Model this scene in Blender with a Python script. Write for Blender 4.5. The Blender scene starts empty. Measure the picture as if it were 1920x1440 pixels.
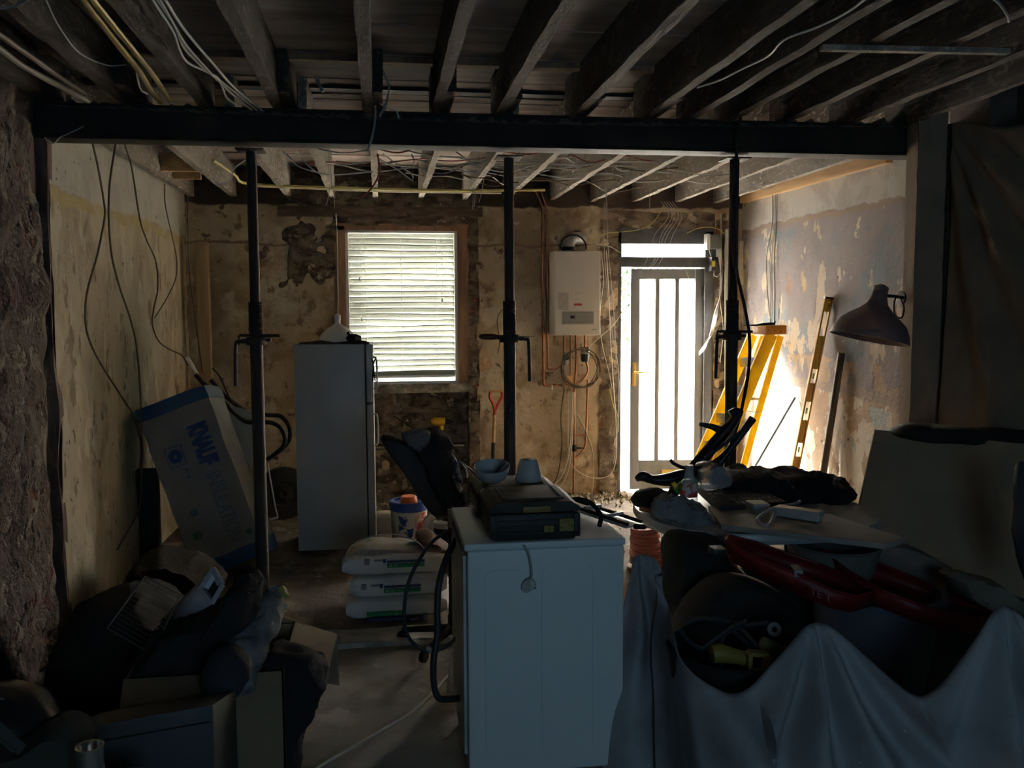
import bpy, bmesh, math, random
from mathutils import Vector, Matrix, noise
C = bpy.context.scene
COL = C.collection
PI = math.pi
# ---------------------------------------------------------------- camera
EYE = 1.70
YAW, PITCH, ROLL, FPX = 0.143406843, -0.08148008, -0.00480614, 1700.0
cy_, sy_ = math.cos(YAW), math.sin(YAW)
cp_, sp_ = math.cos(PITCH), math.sin(PITCH)
FWD = Vector((sy_ * cp_, cy_ * cp_, sp_))
R0 = Vector((cy_, -sy_, 0.0))
U0 = R0.cross(FWD)
RGT = R0 * math.cos(ROLL) + U0 * math.sin(ROLL)
UPV = U0 * math.cos(ROLL) - R0 * math.sin(ROLL)
cam_d = bpy.data.cameras.new('camera')
cam = bpy.data.objects.new('camera', cam_d)
COL.objects.link(cam)
cam.matrix_world = Matrix(((RGT.x, UPV.x, -FWD.x, 0), (RGT.y, UPV.y, -FWD.y, 0), (RGT.z, UPV.z, -FWD.z, EYE), (0, 0, 0, 1)))
cam_d.sensor_width = 36.0
cam_d.lens = 36.0 * FPX / 1920.0
cam_d.clip_start = 0.02
C.camera = cam
# ---------------------------------------------------------------- light and exposure
C.view_settings.view_transform = 'Standard'
C.view_settings.look = 'None'
C.view_settings.exposure = 0.0
C.view_settings.gamma = 1.0
C.view_settings.use_curve_mapping = False
C.cycles.use_denoising = True
C.cycles.max_bounces = 8
C.cycles.diffuse_bounces = 5
C.cycles.transparent_max_bounces = 16
C.cycles.sample_clamp_indirect = 8.0
C.cycles.use_light_tree = True
world = bpy.data.worlds.new('sky')
C.world = world
world.use_nodes = True
wn, wl = world.node_tree.nodes, world.node_tree.links
wn.clear()
w_out = wn.new('ShaderNodeOutputWorld')
w_bg = wn.new('ShaderNodeBackground')
w_tc = wn.new('ShaderNodeTexCoord')
w_sep = wn.new('ShaderNodeSeparateXYZ')
w_map = wn.new('ShaderNodeMapRange')
w_mix = wn.new('ShaderNodeMix'); w_mix.data_type = 'RGBA'
SKY_FRONT = (1.0, 0.97, 0.92, 1)      # hazy side of the sky towards the sun
SKY_BACK = (0.086, 0.148, 0.200, 1)      # cool side away from the sun
SKY_STRENGTH = 21.0
w_map.inputs['From Min'].default_value = -0.4
w_map.inputs['From Max'].default_value = 0.5
w_mix.inputs['A'].default_value = SKY_BACK
w_mix.inputs['B'].default_value = SKY_FRONT
w_bg.inputs['Strength'].default_value = SKY_STRENGTH
wl.new(w_tc.outputs['Generated'], w_sep.inputs[0])
wl.new(w_sep.outputs['Y'], w_map.inputs['Value'])
wl.new(w_map.outputs[0], w_mix.inputs['Factor'])
wl.new(w_mix.outputs[2], w_bg.inputs['Color'])
wl.new(w_bg.outputs[0], w_out.inputs[0])
sun_d = bpy.data.lights.new('sun', 'SUN')
sun_d.energy = 640.0
sun_d.angle = math.radians(20)
sun_d.color = (1.0, 0.93, 0.80)
sun = bpy.data.objects.new('sun', sun_d)
COL.objects.link(sun)
sun.rotation_euler = Vector((0.75, -1.0, -0.88)).to_track_quat('-Z', 'Y').to_euler()
sun.location = (-1, 12, 8)
def portal(name, x0, x1, z0, z1, y, face):
    d = bpy.data.lights.new(name, 'AREA'); d.shape = 'RECTANGLE'
    d.size, d.size_y = x1 - x0, z1 - z0
    d.cycles.is_portal = True
    o = bpy.data.objects.new(name, d); COL.objects.link(o)
    o.location = ((x0 + x1) / 2, y, (z0 + z1) / 2)
    o.rotation_euler = Vector((0, face, 0)).to_track_quat('-Z', 'Z').to_euler()
# ---------------------------------------------------------------- pixel helpers (a pixel of the photograph to a point of the room)
def ray(px, py):
    return FWD + RGT * ((px - 960) / FPX) - UPV * ((py - 720) / FPX)
def P(px, py, Y):
    d = ray(px, py); t = Y / d.y
    return Vector((d.x * t, Y, EYE + d.z * t))
def PX(px, py, X):
    d = ray(px, py); t = X / d.x
    return Vector((X, d.y * t, EYE + d.z * t))
def PZ(px, py, Z):
    d = ray(px, py); t = (Z - EYE) / d.z
    return Vector((d.x * t, d.y * t, Z))
# ---------------------------------------------------------------- materials
MATS = {}
def _sock(nt, v, sock):
    if hasattr(v, 'is_output') or isinstance(v, bpy.types.NodeSocket): nt.links.new(v, sock)
    else: sock.default_value = v
def c4(c): return (c[0], c[1], c[2], 1.0)
def mat(name, col, rough=0.7, metal=0.0, col2=None, scale=6.0, thr=(0.4, 0.65), bump=0.0, bscale=40.0, spec=0.4, stretch=(1, 1, 1), coat=0.0, layers=(), transl=0.0, transp=0.0, bdist=0.01, speck=None):
    """layers: (colour, scale, lo, hi, seed, stretch, (z0, z1) or None, detail)"""
    if name in MATS: return MATS[name]
    m = bpy.data.materials.new(name); m.use_nodes = True
    nt = m.node_tree; N = nt.nodes; L = nt.links
    b = N['Principled BSDF']; out = N['Material Output']
    tc = N.new('ShaderNodeTexCoord')
    def nz(sc, seed, st, detail=5.0, rg=0.6):
        mp = N.new('ShaderNodeMapping'); mp.inputs['Location'].default_value = (seed * 3.7, seed * 1.3, seed * 2.1); mp.inputs['Scale'].default_value = st
        L.new(tc.outputs['Object'], mp.inputs[0])
        n = N.new('ShaderNodeTexNoise'); n.inputs['Scale'].default_value = sc; n.inputs['Detail'].default_value = detail; n.inputs['Roughness'].default_value = rg
        L.new(mp.outputs[0], n.inputs['Vector']); return n.outputs[0]
    def rng(v, lo, hi):
        r = N.new('ShaderNodeMapRange'); r.interpolation_type = 'SMOOTHSTEP'; L.new(v, r.inputs[0]); r.inputs[1].default_value = lo; r.inputs[2].default_value = hi; return r.outputs[0]
    def mix(f, a, c):
        x = N.new('ShaderNodeMix'); x.data_type = 'RGBA'; _sock(nt, f, x.inputs['Factor']); _sock(nt, a, x.inputs['A']); _sock(nt, c, x.inputs['B']); return x.outputs[2]
    cur = c4(col); hgt = None
    if col2 is not None: cur = mix(rng(nz(scale, 1.0, stretch), *thr), cur, c4(col2))
    if layers:
        sep = N.new('ShaderNodeSeparateXYZ'); L.new(tc.outputs['Object'], sep.inputs[0])
        wob = nz(3.0, 9.0, (1, 1, 1), 3.0)
        wm = N.new('ShaderNodeMath'); wm.operation = 'MULTIPLY_ADD'; L.new(wob, wm.inputs[0]); wm.inputs[1].default_value = 0.12; L.new(sep.outputs['Z'], wm.inputs[2])
        for (lc, sc, lo, hi, seed, st, zr, det) in layers:
            f = rng(nz(sc, seed, st, det), lo, hi) if sc else None
            if zr is not None:
                a = rng(wm.outputs[0], zr[0] + .06, zr[0] + .06 + zr[2]); c_ = rng(wm.outputs[0], zr[1] + .06 - zr[2], zr[1] + .06)
                s = N.new('ShaderNodeMath'); s.operation = 'SUBTRACT'; s.use_clamp = True; L.new(a, s.inputs[0]); L.new(c_, s.inputs[1])
                if f is None: f = s.outputs[0]
                else:
                    mm = N.new('ShaderNodeMath'); mm.operation = 'MULTIPLY'; L.new(f, mm.inputs[0]); L.new(s.outputs[0], mm.inputs[1]); f = mm.outputs[0]
            cur = mix(f, cur, c4(lc))
            if sc:
                if hgt is None: hgt = f
                else:
                    ad = N.new('ShaderNodeMath'); ad.operation = 'ADD'; L.new(hgt, ad.inputs[0]); L.new(f, ad.inputs[1]); hgt = ad.outputs[0]
    if speck: cur = mix(rng(nz(speck[1], 5.0, (1, 1, 1), 2.0), speck[2], speck[2] + .04), cur, c4(speck[0]))
    _sock(nt, cur, b.inputs['Base Color'])
    b.inputs['Roughness'].default_value = rough; b.inputs['Metallic'].default_value = metal
    b.inputs['Specular IOR Level'].default_value = spec; b.inputs['Coat Weight'].default_value = coat
    if bump:
        bp = N.new('ShaderNodeBump'); bp.inputs['Strength'].default_value = bump; bp.inputs['Distance'].default_value = bdist
        h = nz(bscale, 2.0, stretch, 6.0, 0.65)
        if hgt is not None:
            ad = N.new('ShaderNodeMath'); ad.operation = 'MULTIPLY_ADD'; L.new(hgt, ad.inputs[0]); ad.inputs[1].default_value = -0.35; L.new(h, ad.inputs[2]); h = ad.outputs[0]
        L.new(h, bp.inputs['Height']); L.new(bp.outputs[0], b.inputs['Normal'])
    sh = b.outputs[0]
    if transl:
        t = N.new('ShaderNodeBsdfTranslucent'); _sock(nt, cur, t.inputs[0]); x = N.new('ShaderNodeMixShader'); x.inputs[0].default_value = transl; L.new(sh, x.inputs[1]); L.new(t.outputs[0], x.inputs[2]); sh = x.outputs[0]
    if transp:
        t = N.new('ShaderNodeBsdfTransparent'); x = N.new('ShaderNodeMixShader'); x.inputs[0].default_value = transp; L.new(sh, x.inputs[1]); L.new(t.outputs[0], x.inputs[2]); sh = x.outputs[0]
    L.new(sh, out.inputs[0])
    MATS[name] = m
    return m
# ---------------------------------------------------------------- mesh builder
def catmull(pts, n=6):
    pts = [Vector(p) for p in pts]
    if len(pts) < 3: return pts
    out = []
    e = [pts[0] * 2 - pts[1]] + pts + [pts[-1] * 2 - pts[-2]]
    for i in range(1, len(e) - 2):
        a, b, c, d = e[i - 1:i + 3]
        for k in range(n):
            t = k / n
            out.append(0.5 * ((2 * b) + (c - a) * t + (2 * a - 5 * b + 4 * c - d) * t * t + (3 * b - a - 3 * c + d) * t ** 3))
    out.append(pts[-1]); return out
class MB:
    def __init__(s): s.v = []; s.f = []
    def add(s, vs, fs):
        o = len(s.v); s.v += [Vector(v) for v in vs]; s.f += [[i + o for i in f] for f in fs]; return s
    def box(s, a, b, R=None, c=None):
        xs = [(x, y, z) for z in (a[2], b[2]) for y in (a[1], b[1]) for x in (a[0], b[0])]
        vs = [Vector(p) for p in xs]
        if R is not None:
            c = Vector(c) if c is not None else (Vector(a) + Vector(b)) / 2
            vs = [c + R @ (v - c) for v in vs]
        return s.add(vs, [(0, 2, 3, 1), (4, 5, 7, 6), (0, 1, 5, 4), (2, 6, 7, 3), (0, 4, 6, 2), (1, 3, 7, 5)])
    def obox(s, c, ax, ay, az):
        """box from centre and three half axes"""
        c = Vector(c); vs = [c + ax * i + ay * j + az * k for k in (-1, 1) for j in (-1, 1) for i in (-1, 1)]
        return s.add(vs, [(0, 2, 3, 1), (4, 5, 7, 6), (0, 1, 5, 4), (2, 6, 7, 3), (0, 4, 6, 2), (1, 3, 7, 5)])
    def bar(s, p, q, w, h, up=(0, 0, 1)):
        p, q = Vector(p), Vector(q); d = (q - p); L = d.length; d.normalize()
        sx = d.cross(Vector(up));
        if sx.length < 1e-4: sx = d.cross(Vector((0, 1, 0)))
        sx.normalize(); sz = sx.cross(d).normalized()
        return s.obox((p + q) / 2, d * L / 2, sx * w / 2, sz * h / 2)
    def tube(s, pts, r, n=8, smooth=0, flat=1.0, caps=True):
        pts = catmull(pts, smooth) if smooth else [Vector(p) for p in pts]
        m = len(pts); rr = r if hasattr(r, '__len__') else None
        o = len(s.v); nrm = None
        for i, p in enumerate(pts):
            t = (pts[min(i + 1, m - 1)] - pts[max(i - 1, 0)]).normalized()
            if nrm is None:
                nrm = t.cross(Vector((0, 0, 1)))
                if nrm.length < .1: nrm = t.cross(Vector((0, 1, 0)))
            nrm = (nrm - t * nrm.dot(t)).normalized(); bn = t.cross(nrm)
            if rr is not None:
                u = i / (m - 1) * (len(rr) - 1); k = min(int(u), len(rr) - 2); rad = rr[k] * (1 - u + k) + rr[k + 1] * (u - k)
            else: rad = r
            for j in range(n):
                a = 2 * PI * j / n; s.v.append(p + nrm * rad * math.cos(a) + bn * rad * flat * math.sin(a))
        for i in range(m - 1):
            for j in range(n):
                a = o + i * n + j; b = o + i * n + (j + 1) % n; s.f.append([a, b, b + n, a + n])
        if caps: s.f.append([o + j for j in reversed(range(n))]); s.f.append([o + (m - 1) * n + j for j in range(n)])
        return s
    def lathe(s, prof, c, axis=(0, 0, 1), n=32, arc=1.0, sx=1.0):
        """prof (radius, height) along axis"""
        c = Vector(c); q = Vector((0, 0, 1)).rotation_difference(Vector(axis).normalized()); o = len(s.v); m = len(prof)
        for (r, h) in prof:
            for j in range(n):
                a = 2 * PI * arc * j / n; s.v.append(c + q @ Vector((r * math.cos(a) * sx, r * math.sin(a), h)))
        for i in range(m - 1):
            for j in range(n if arc == 1.0 else n - 1):
                a = o + i * n + j; b = o + i * n + (j + 1) % n; s.f.append([a, b, b + n, a + n])
        return s
    def prism(s, poly, vec):
        vec = Vector(vec); n = len(poly); vs = [Vector(p) for p in poly]; vs += [v + vec for v in vs]
        return s.add(vs, [list(range(n))[::-1], list(range(n, 2 * n))] + [[i, (i + 1) % n, n + (i + 1) % n, n + i] for i in range(n)])
    def grid(s, rows, thick=0.0):
        n = len(rows[0]); o = len(s.v)
        for r in rows: s.v += [Vector(p) for p in r]
        for i in range(len(rows) - 1):
            for j in range(n - 1):
                a = o + i * n + j; s.f.append([a, a + 1, a + n + 1, a + n])
        return s
    def loft(s, rings, caps=True):
        n = len(rings[0]); o = len(s.v)
        for r in rings: s.v += [Vector(p) for p in r]
        for i in range(len(rings) - 1):
            for j in range(n):
                a = o + i * n + j; b = o + i * n + (j + 1) % n; s.f.append([a, b, b + n, a + n])
        if caps: s.f.append([o + j for j in reversed(range(n))]); s.f.append([o + (len(rings) - 1) * n + j for j in range(n)])
        return s
    def wob(s, amp, sc, seed=0.0, start=0):
        for i in range(start, len(s.v)):
            v = s.v[i]; s.v[i] = v + noise.noise_vector(v * sc + Vector((seed, seed, seed))) * amp
        return s
    def build(s, name, m, parent=None, bevel=0.0, sub=0, solid=0.0, ang=0.7, seg=2, kind=None, mats=None):
        me = bpy.data.meshes.new(name); bm = bmesh.new()
        vs = [bm.verts.new(v) for v in s.v]
        for f in s.f:
            try: bm.faces.new([vs[i] for i in f])
            except ValueError: pass
        bmesh.ops.recalc_face_normals(bm, faces=bm.faces)
        if bevel:
            es = [e for e in bm.edges if len(e.link_faces) == 2 and e.calc_face_angle(0) > 0.5]
            bmesh.ops.bevel(bm, geom=es, offset=bevel, segments=seg, affect='EDGES', profile=0.6, clamp_overlap=True)
        for e in bm.edges:
            if len(e.link_faces) == 2: e.smooth = e.calc_face_angle(0) < ang
        for f in bm.faces: f.smooth = True
        bm.to_mesh(me); bm.free()
        me.materials.append(m)
        o = bpy.data.objects.new(name, me); COL.objects.link(o)
        if solid:
            md = o.modifiers.new('solid', 'SOLIDIFY'); md.thickness = solid; md.offset = 0
        if sub:
            md = o.modifiers.new('sub', 'SUBSURF'); md.levels = sub; md.render_levels = sub
        if parent is not None: o.parent = parent
        if kind: o['kind'] = kind
        return o
def tag(o, label, cat=None, group=None, kind=None):
    o['label'] = label
    if cat: o['category'] = cat
    if group: o['group'] = group
    if kind: o['kind'] = kind
    return o
def thing(name, label, cat, group=None):
    o = bpy.data.objects.new(name, None); COL.objects.link(o); o.empty_display_size = 0.1
    return tag(o, label, cat, group)
def struct(name, mb, m, parent=None, label=None, **k):
    o = mb.build(name, m, parent, **k); o['kind'] = 'structure'
    if label: o['label'] = label
    return o
def copy_tree(o, parent=None):
    c = o.copy(); COL.objects.link(c); c.parent = parent
    for ch in [x for x in bpy.data.objects if x.parent == o]: copy_tree(ch, c)
    return c
def text(body, m, parent, origin, xdir, ydir, size, ext=0.0006, name='lettering', bold=0.0, sx=1.0, align='LEFT'):
    cu = bpy.data.curves.new(name, 'FONT'); cu.body = body; cu.size = size; cu.extrude = ext; cu.offset = bold; cu.align_x = align; cu.resolution_u = 3
    t = bpy.data.objects.new(name, cu); COL.objects.link(t)
    me = bpy.data.meshes.new_from_object(t.evaluated_get(bpy.context.evaluated_depsgraph_get()))
    bpy.data.objects.remove(t)
    x = Vector(xdir).normalized(); y = Vector(ydir).normalized(); z = x.cross(y)
    for v in me.vertices: v.co = Vector(origin) + x * v.co.x * sx + y * v.co.y + z * v.co.z
    me.materials.clear(); me.materials.append(m)
    o = bpy.data.objects.new(name, me); COL.objects.link(o)
    if parent is not None: o.parent = parent
    return o
def cable(name, pts, r, m, label, cat='cable', group=None, sm=6, n=6):
    o = MB().tube(pts, r, n=n, smooth=sm).build(name, m)
    return tag(o, label, cat, group)
def rgrid(u0, u1, v0, v1, nu, nv, f):
    return [[f(u0 + (u1 - u0) * i / nu, v0 + (v1 - v0) * j / nv) for i in range(nu + 1)] for j in range(nv + 1)]
# ================================================================ ROOM
XL, XR, YF, YBM, HJ, HB = -1.62, 3.31, 8.05, 4.80, 2.71, 2.93
YBACK = -1.6
def z3(a, b, s=.03): return (a, b, s)
m_left = mat('flaking cream wall', (0.46, 0.40, 0.28), 0.9, bump=0.5, bscale=22, layers=[
    ((0.36, 0.30, 0.20), 4.0, .44, .66, 1.0, (1, 1, .5), None, 5),
    ((0.53, 0.48, 0.36), 6.0, .54, .62, 2.2, (1, 1, .45), None, 5),
    ((0.30, 0.245, 0.155), 8.0, .56, .68, 9.0, (1, 1, .5), None, 7),
    ((0.50, 0.48, 0.41), 0, 0, 0, 0, 0, z3(2.33, 3.2, .02), 0),
    ((0.44, 0.42, 0.36), 4.0, .45, .6, 3.0, (1, 1, 1), z3(2.33, 3.2, .02), 4),
    ((0.42, 0.345, 0.16), 6.0, .36, .48, 7, (1, 1, 1), z3(2.25, 2.335, .02), 4),
    ((0.16, 0.16, 0.12), 3.2, .62, .72, 4.0, (1, 1, .6), z3(0.6, 1.75, .3), 5),
    ((0.20, 0.15, 0.09), 6.0, .60, .66, 5.0, (1, 1, .5), z3(-.2, 2.2, .3), 6),
    ((0.14, 0.09, 0.06), 16.0, .67, .70, 6.0, (1, 1, .6), None, 3)])
m_rough = mat('rough stone and mortar', (0.10, 0.075, 0.06), 0.95, bump=1.0, bscale=14, bdist=.03, layers=[
    ((0.065, 0.045, 0.036), 4.0, .45, .58, 1.0, (1, 1, 1), None, 6),
    ((0.16, 0.13, 0.105), 6.0, .53, .60, 2.0, (1, 1, 1), None, 5),
    ((0.10, 0.04, 0.03), 5.0, .62, .68, 3.0, (1, 1, 1), None, 4),
    ((0.02, 0.015, 0.013), 9.0, .60, .68, 4.0, (1, 1, .7), None, 4)])
m_far = mat('stained bare plaster', (0.50, 0.40, 0.275), 0.92, bump=0.6, bscale=16, layers=[
    ((0.34, 0.25, 0.155), 2.4, .42, .62, 1.0, (1, 1, 1), None, 6),
    ((0.60, 0.51, 0.37), 3.6, .52, .66, 2.0, (1, 1, 1), None, 6),
    ((0.50, 0.27, 0.10), 3.0, .60, .72, 3.0, (1, 1, .7), z3(-.3, 2.2, .2), 5),
    ((0.14, 0.09, 0.06), 7.0, .62, .68, 4.0, (1, 1, 1), None, 5),
    ((0.62, 0.56, 0.45), 14.0, .68, .71, 5.0, (1, 1, 1), None, 4),
    ((0.25, 0.17, 0.10), 9.0, .56, .68, 6.0, (1, 1, .8), None, 7),
    ((0.13, 0.085, 0.055), 24.0, .68, .72, 8.0, (1, 1, 1), None, 3),
    ((0.24, 0.17, 0.12), 0, 0, 0, 0, 0, z3(2.26, 2.29, .01), 0),
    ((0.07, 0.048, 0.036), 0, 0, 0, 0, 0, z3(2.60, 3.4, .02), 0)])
m_rubble = mat('bare brick and old mortar', (0.19, 0.145, 0.105), 0.95, bump=1.0, bscale=18, bdist=.02, layers=[
    ((0.09, 0.062, 0.045), 6.0, .45, .6, 1.0, (1, 1, 2), None, 6),
    ((0.34, 0.28, 0.21), 9.0, .58, .64, 2.0, (1, 1, 1), None, 5),
    ((0.22, 0.10, 0.06), 5.0, .66, .68, 3.0, (1, 1, 1), None, 4)])
m_right = mat('peeling mauve and blue paint', (0.255, 0.215, 0.21), 0.88, bump=0.55, bscale=18, layers=[
    ((0.185, 0.205, 0.225), 1.6, .46, .60, 1.0, (1, 1, 1), z3(1.2, 2.36, .05), 4),
    ((0.62, 0.52, 0.40), 4.0, .555, .575, 2.0, (1, 1, .6), z3(1.15, 2.40, .05), 8),
    ((0.62, 0.45, 0.26), 2.6, .62, .66, 7.0, (1, 1, .6), z3(1.2, 2.30, .1), 6),
    ((0.36, 0.18, 0.11), 3.4, .60, .68, 3.0, (1, 1, .6), z3(1.15, 2.1, .1), 6),
    ((0.62, 0.59, 0.54), 0, 0, 0, 0, 0, z3(2.41, 3.2, .015), 0),
    ((0.50, 0.46, 0.41), 3.0, .47, .60, 8.0, (1, 1, 1), z3(2.41, 3.2, .02), 5),
    ((0.27, 0.20, 0.15), 0, 0, 0, 0, 0, z3(2.37, 2.425, .012), 0),
    ((0.68, 0.61, 0.51), 0, 0, 0, 0, 0, z3(-.3, 1.10, .015), 0),
    ((0.42, 0.30, 0.20), 3.2, .51, .53, 4.0, (1, 1, .8), z3(-.3, 1.34, .02), 8),
    ((0.44, 0.47, 0.46), 2.6, .58, .60, 5.0, (1, 1, .8), z3(-.3, 1.06, .02), 8),
    ((0.33, 0.26, 0.21), 0, 0, 0, 0, 0, z3(1.07, 1.15, .012), 0),
    ((0.30, 0.12, 0.07), 4.0, .63, .67, 6.0, (1, 1, 1), z3(-.3, .6, .1), 6),
    ((0.12, 0.09, 0.07), 14.0, .70, .73, 9.0, (1, 1, 1), None, 3)])
m_floor = mat('dusty concrete', (0.36, 0.335, 0.30), 0.9, bump=0.6, bscale=12, layers=[
    ((0.22, 0.19, 0.16), 2.0, .42, .62, 1.0, (1, 1, 1), None, 6),
    ((0.46, 0.43, 0.39), 3.0, .55, .62, 2.0, (1, 1, 1), None, 6),
    ((0.10, 0.085, 0.07), 6.0, .66, .72, 3.0, (1, 1, 1), None, 5)])
m_board = mat('grimy floorboard underside', (0.30, 0.235, 0.21), 0.85, col2=(0.20, 0.15, 0.13), scale=3, stretch=(.4, 3, 1), bump=.3, bscale=30, layers=[
    ((0.38, 0.34, 0.32), 2.2, .55, .66, 3.0, (.5, 2, 1), None, 4)])
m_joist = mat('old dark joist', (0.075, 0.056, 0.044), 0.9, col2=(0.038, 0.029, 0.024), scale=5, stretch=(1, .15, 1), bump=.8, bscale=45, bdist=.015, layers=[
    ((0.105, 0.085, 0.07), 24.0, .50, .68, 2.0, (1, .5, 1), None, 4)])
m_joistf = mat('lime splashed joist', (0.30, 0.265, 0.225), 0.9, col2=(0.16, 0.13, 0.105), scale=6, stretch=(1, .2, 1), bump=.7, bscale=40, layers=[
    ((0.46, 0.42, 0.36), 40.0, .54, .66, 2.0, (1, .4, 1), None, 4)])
m_newwood = mat('fresh sawn pine', (0.60, 0.38, 0.19), 0.7, col2=(0.50, 0.30, 0.14), scale=3, stretch=(6, .4, 6), bump=.15, bscale=30)
m_oldwood = mat('worn brown timber', (0.34, 0.20, 0.12), 0.7, col2=(0.24, 0.13, 0.08), scale=4, stretch=(5, 5, .5), bump=.3, bscale=30)
m_steel = mat('dark mill scale steel', (0.016, 0.015, 0.014), 0.7, col2=(0.028, 0.023, 0.02), scale=4, bump=.3, bscale=25, spec=.3)
m_mortar = mat('mortar crumbs', (0.12, 0.10, 0.085), 0.95, col2=(0.06, 0.05, 0.045), scale=20, bump=.6)
m_white = mat('white gloss', (0.78, 0.78, 0.76), 0.3)
m_doorgrey = mat('weathered grey door paint', (0.18, 0.185, 0.19), 0.5, col2=(0.24, 0.24, 0.24), scale=4, stretch=(1, 1, .3), bump=.1)
m_frame = mat('dark grey frame paint', (0.07, 0.075, 0.085), 0.45, col2=(0.10, 0.10, 0.11), scale=6, bump=.1)
m_brass = mat('brass', (0.75, 0.52, 0.18), 0.35, 0.9)
m_copper = mat('tarnished copper', (0.48, 0.22, 0.13), 0.45, 0.75, col2=(0.26, 0.13, 0.09), scale=9)
m_glass = mat('reeded obscure glass', (0.95, 0.96, 0.95), 0.25, transl=.75, transp=.45)
m_clear = mat('clear window glass', (0.9, 0.95, 0.93), 0.05, transp=.94)
m_slat = mat('white blind slat', (0.40, 0.42, 0.38), 0.5, transl=.012)
m_black = mat('black plastic', (0.018, 0.018, 0.02), 0.4)
m_blackm = mat('matt black rubber', (0.015, 0.015, 0.016), 0.75)
m_cream = mat('cream cable sheath', (0.62, 0.58, 0.48), 0.5)
m_greyc = mat('grey cable sheath', (0.36, 0.36, 0.35), 0.5)
m_brownc = mat('brown dusty cable', (0.10, 0.07, 0.045), 0.7)
m_whitec = mat('white cable sheath', (0.68, 0.68, 0.66), 0.45)
m_redc = mat('red cable sheath', (0.30, 0.05, 0.045), 0.5)
m_yelc = mat('yellow green earth sheath', (0.55, 0.48, 0.12), 0.5)

# floor: a deep slab with worn surface, the near room a little lower than the kitchen
def fz(x, y, s=0.0):
    return 0.008 * noise.noise(Vector((x * 1.3, y * 1.3, 3))) + 0.004 * noise.noise(Vector((x * 5, y * 5, 1)))
mb = MB(); mb.grid(rgrid(XL - .5, XR + .6, YBACK, 4.64, 70, 80, lambda x, y: Vector((x, y, fz(x, y) - .008))))
mb.box((XL - .5, YBACK, -.3), (XR + .6, 4.64, -.05))
struct('floor', mb, m_floor)
m_dirt = mat('dirty brown slab', (0.165, 0.135, 0.105), 0.92, bump=0.8, bscale=14, layers=[
    ((0.10, 0.08, 0.062), 2.0, .42, .60, 1.0, (1, 1, 1), None, 6),
    ((0.30, 0.265, 0.225), 2.6, .56, .70, 2.0, (1, 1, 1), None, 6),
    ((0.40, 0.35, 0.28), 14.0, .62, .68, 4.0, (1, 1, 1), None, 4)])
mb = MB(); mb.grid(rgrid(XL - .5, XR + .6, 4.64, YF + .2, 70, 60, lambda x, y: Vector((x, y, fz(x, y) - .008))))
mb.box((XL - .5, 4.64, -.3), (XR + .6, YF + .2, -.05))
struct('floor_kitchen', mb, m_dirt)
mb = MB(); mb.grid(rgrid(XL + .05, XR - .55, 4.54, 4.74, 60, 8, lambda x, y: Vector((x, y + .02 * noise.noise(Vector((x * 6, y, 0))), .028 + .010 * noise.noise(Vector((x * 4, y * 9, 5)))))))
mb.box((XL + .06, 4.55, -.02), (XR - .56, 4.73, .018))
struct('trim_1', mb, mat('concrete sill strip', (0.42, 0.40, 0.37), .9, col2=(.30, .28, .25), scale=8, bump=.7, bscale=20), label='raised concrete strip across the floor where a wall once stood')

def wallgrid(fn, u0, u1, v0, v1, nu, nv): return rgrid(u0, u1, v0, v1, nu, nv, fn)
def nzz(a, b, c, s, k=0): return noise.noise(Vector((a * s + k, b * s, c * s)))
# left wall, kitchen part
mb = MB()
mb.grid(rgrid(4.86, YF + .05, -.05, 2.72, 90, 80, lambda y, z: Vector((XL + .012 * nzz(y, z, 0, 2.2) + .005 * nzz(y, z, 4, 11), y, z))))
mb.box((XL - .3, 4.86, -.05), (XL - .03, YF + .3, 3.1))
struct('wall_left', mb, m_left)
# left wall, near part of rubble stone
def rough(y, z):
    d = 0
    co = Vector((0, y * 4.2, z * 5.5)); 
    dist, pts = noise.voronoi(co, distance_metric='DISTANCE', exponent=2.5)
    d += .055 * min(dist[1] - dist[0], .55) + .05 * nzz(y, z, 2, 1.6) + .018 * nzz(y, z, 7, 8)
    return Vector((XL - .015 + d + (.0 if y < 4.70 else -.12 * (y - 4.70) / .06), y, z))
mb = MB(); mb.grid(rgrid(YBACK, 4.76, -.05, 3.0, 420, 200, rough)); mb.box((XL - .4, YBACK, -.05), (XL - .16, 4.86, 3.1))
struct('wall_left_near', mb, m_rough)
mb = MB(); mb.grid(rgrid(4.74, 4.90, -.05, 2.72, 8, 60, lambda y, z: Vector((XL - .05 + .02 * nzz(y, z, 0, 3) + (.045 if y > 4.82 else 0), y, z))))
struct('trim_2', mb, mat('dark mortar joint', (.08, .055, .045), .95, col2=(.2, .15, .12), scale=8, stretch=(1, 1, .3), bump=.8), label='dark broken vertical joint where the stone wall meets the plastered wall')
# far wall with window and door openings
wx0, wx1 = P(628, 600, YF).x, P(882, 600, YF).x
wz0, wz1 = P(750, 718, YF).z, P(750, 424, YF).z
dx0, dx1 = P(1158, 600, YF).x, P(1338, 600, YF).x
dz1 = P(1250, 433, YF).z
def farp(x, z): return Vector((x, YF + .010 * nzz(x, z, 0, 2.0, 5) + .006 * nzz(x, z, 3, 9), z))
mb = MB()
def panel(x0, x1, z0, z1):
    mb.grid(rgrid(x0, x1, z0, z1, max(2, int((x1 - x0) * 22)), max(2, int((z1 - z0) * 22)), farp))
bx0, bx1 = P(535, 500, YF).x, P(893, 500, YF).x     # stripped band of brick round the window
panel(XL - .05, bx0, -.05, 3.0); panel(bx1, dx0, -.05, 3.0); panel(dx1, XR + .05, -.05, 3.0)
panel(bx0, wx0, -.05, 3.0); panel(dx0, dx1, dz1 + .16, 3.0)
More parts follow.
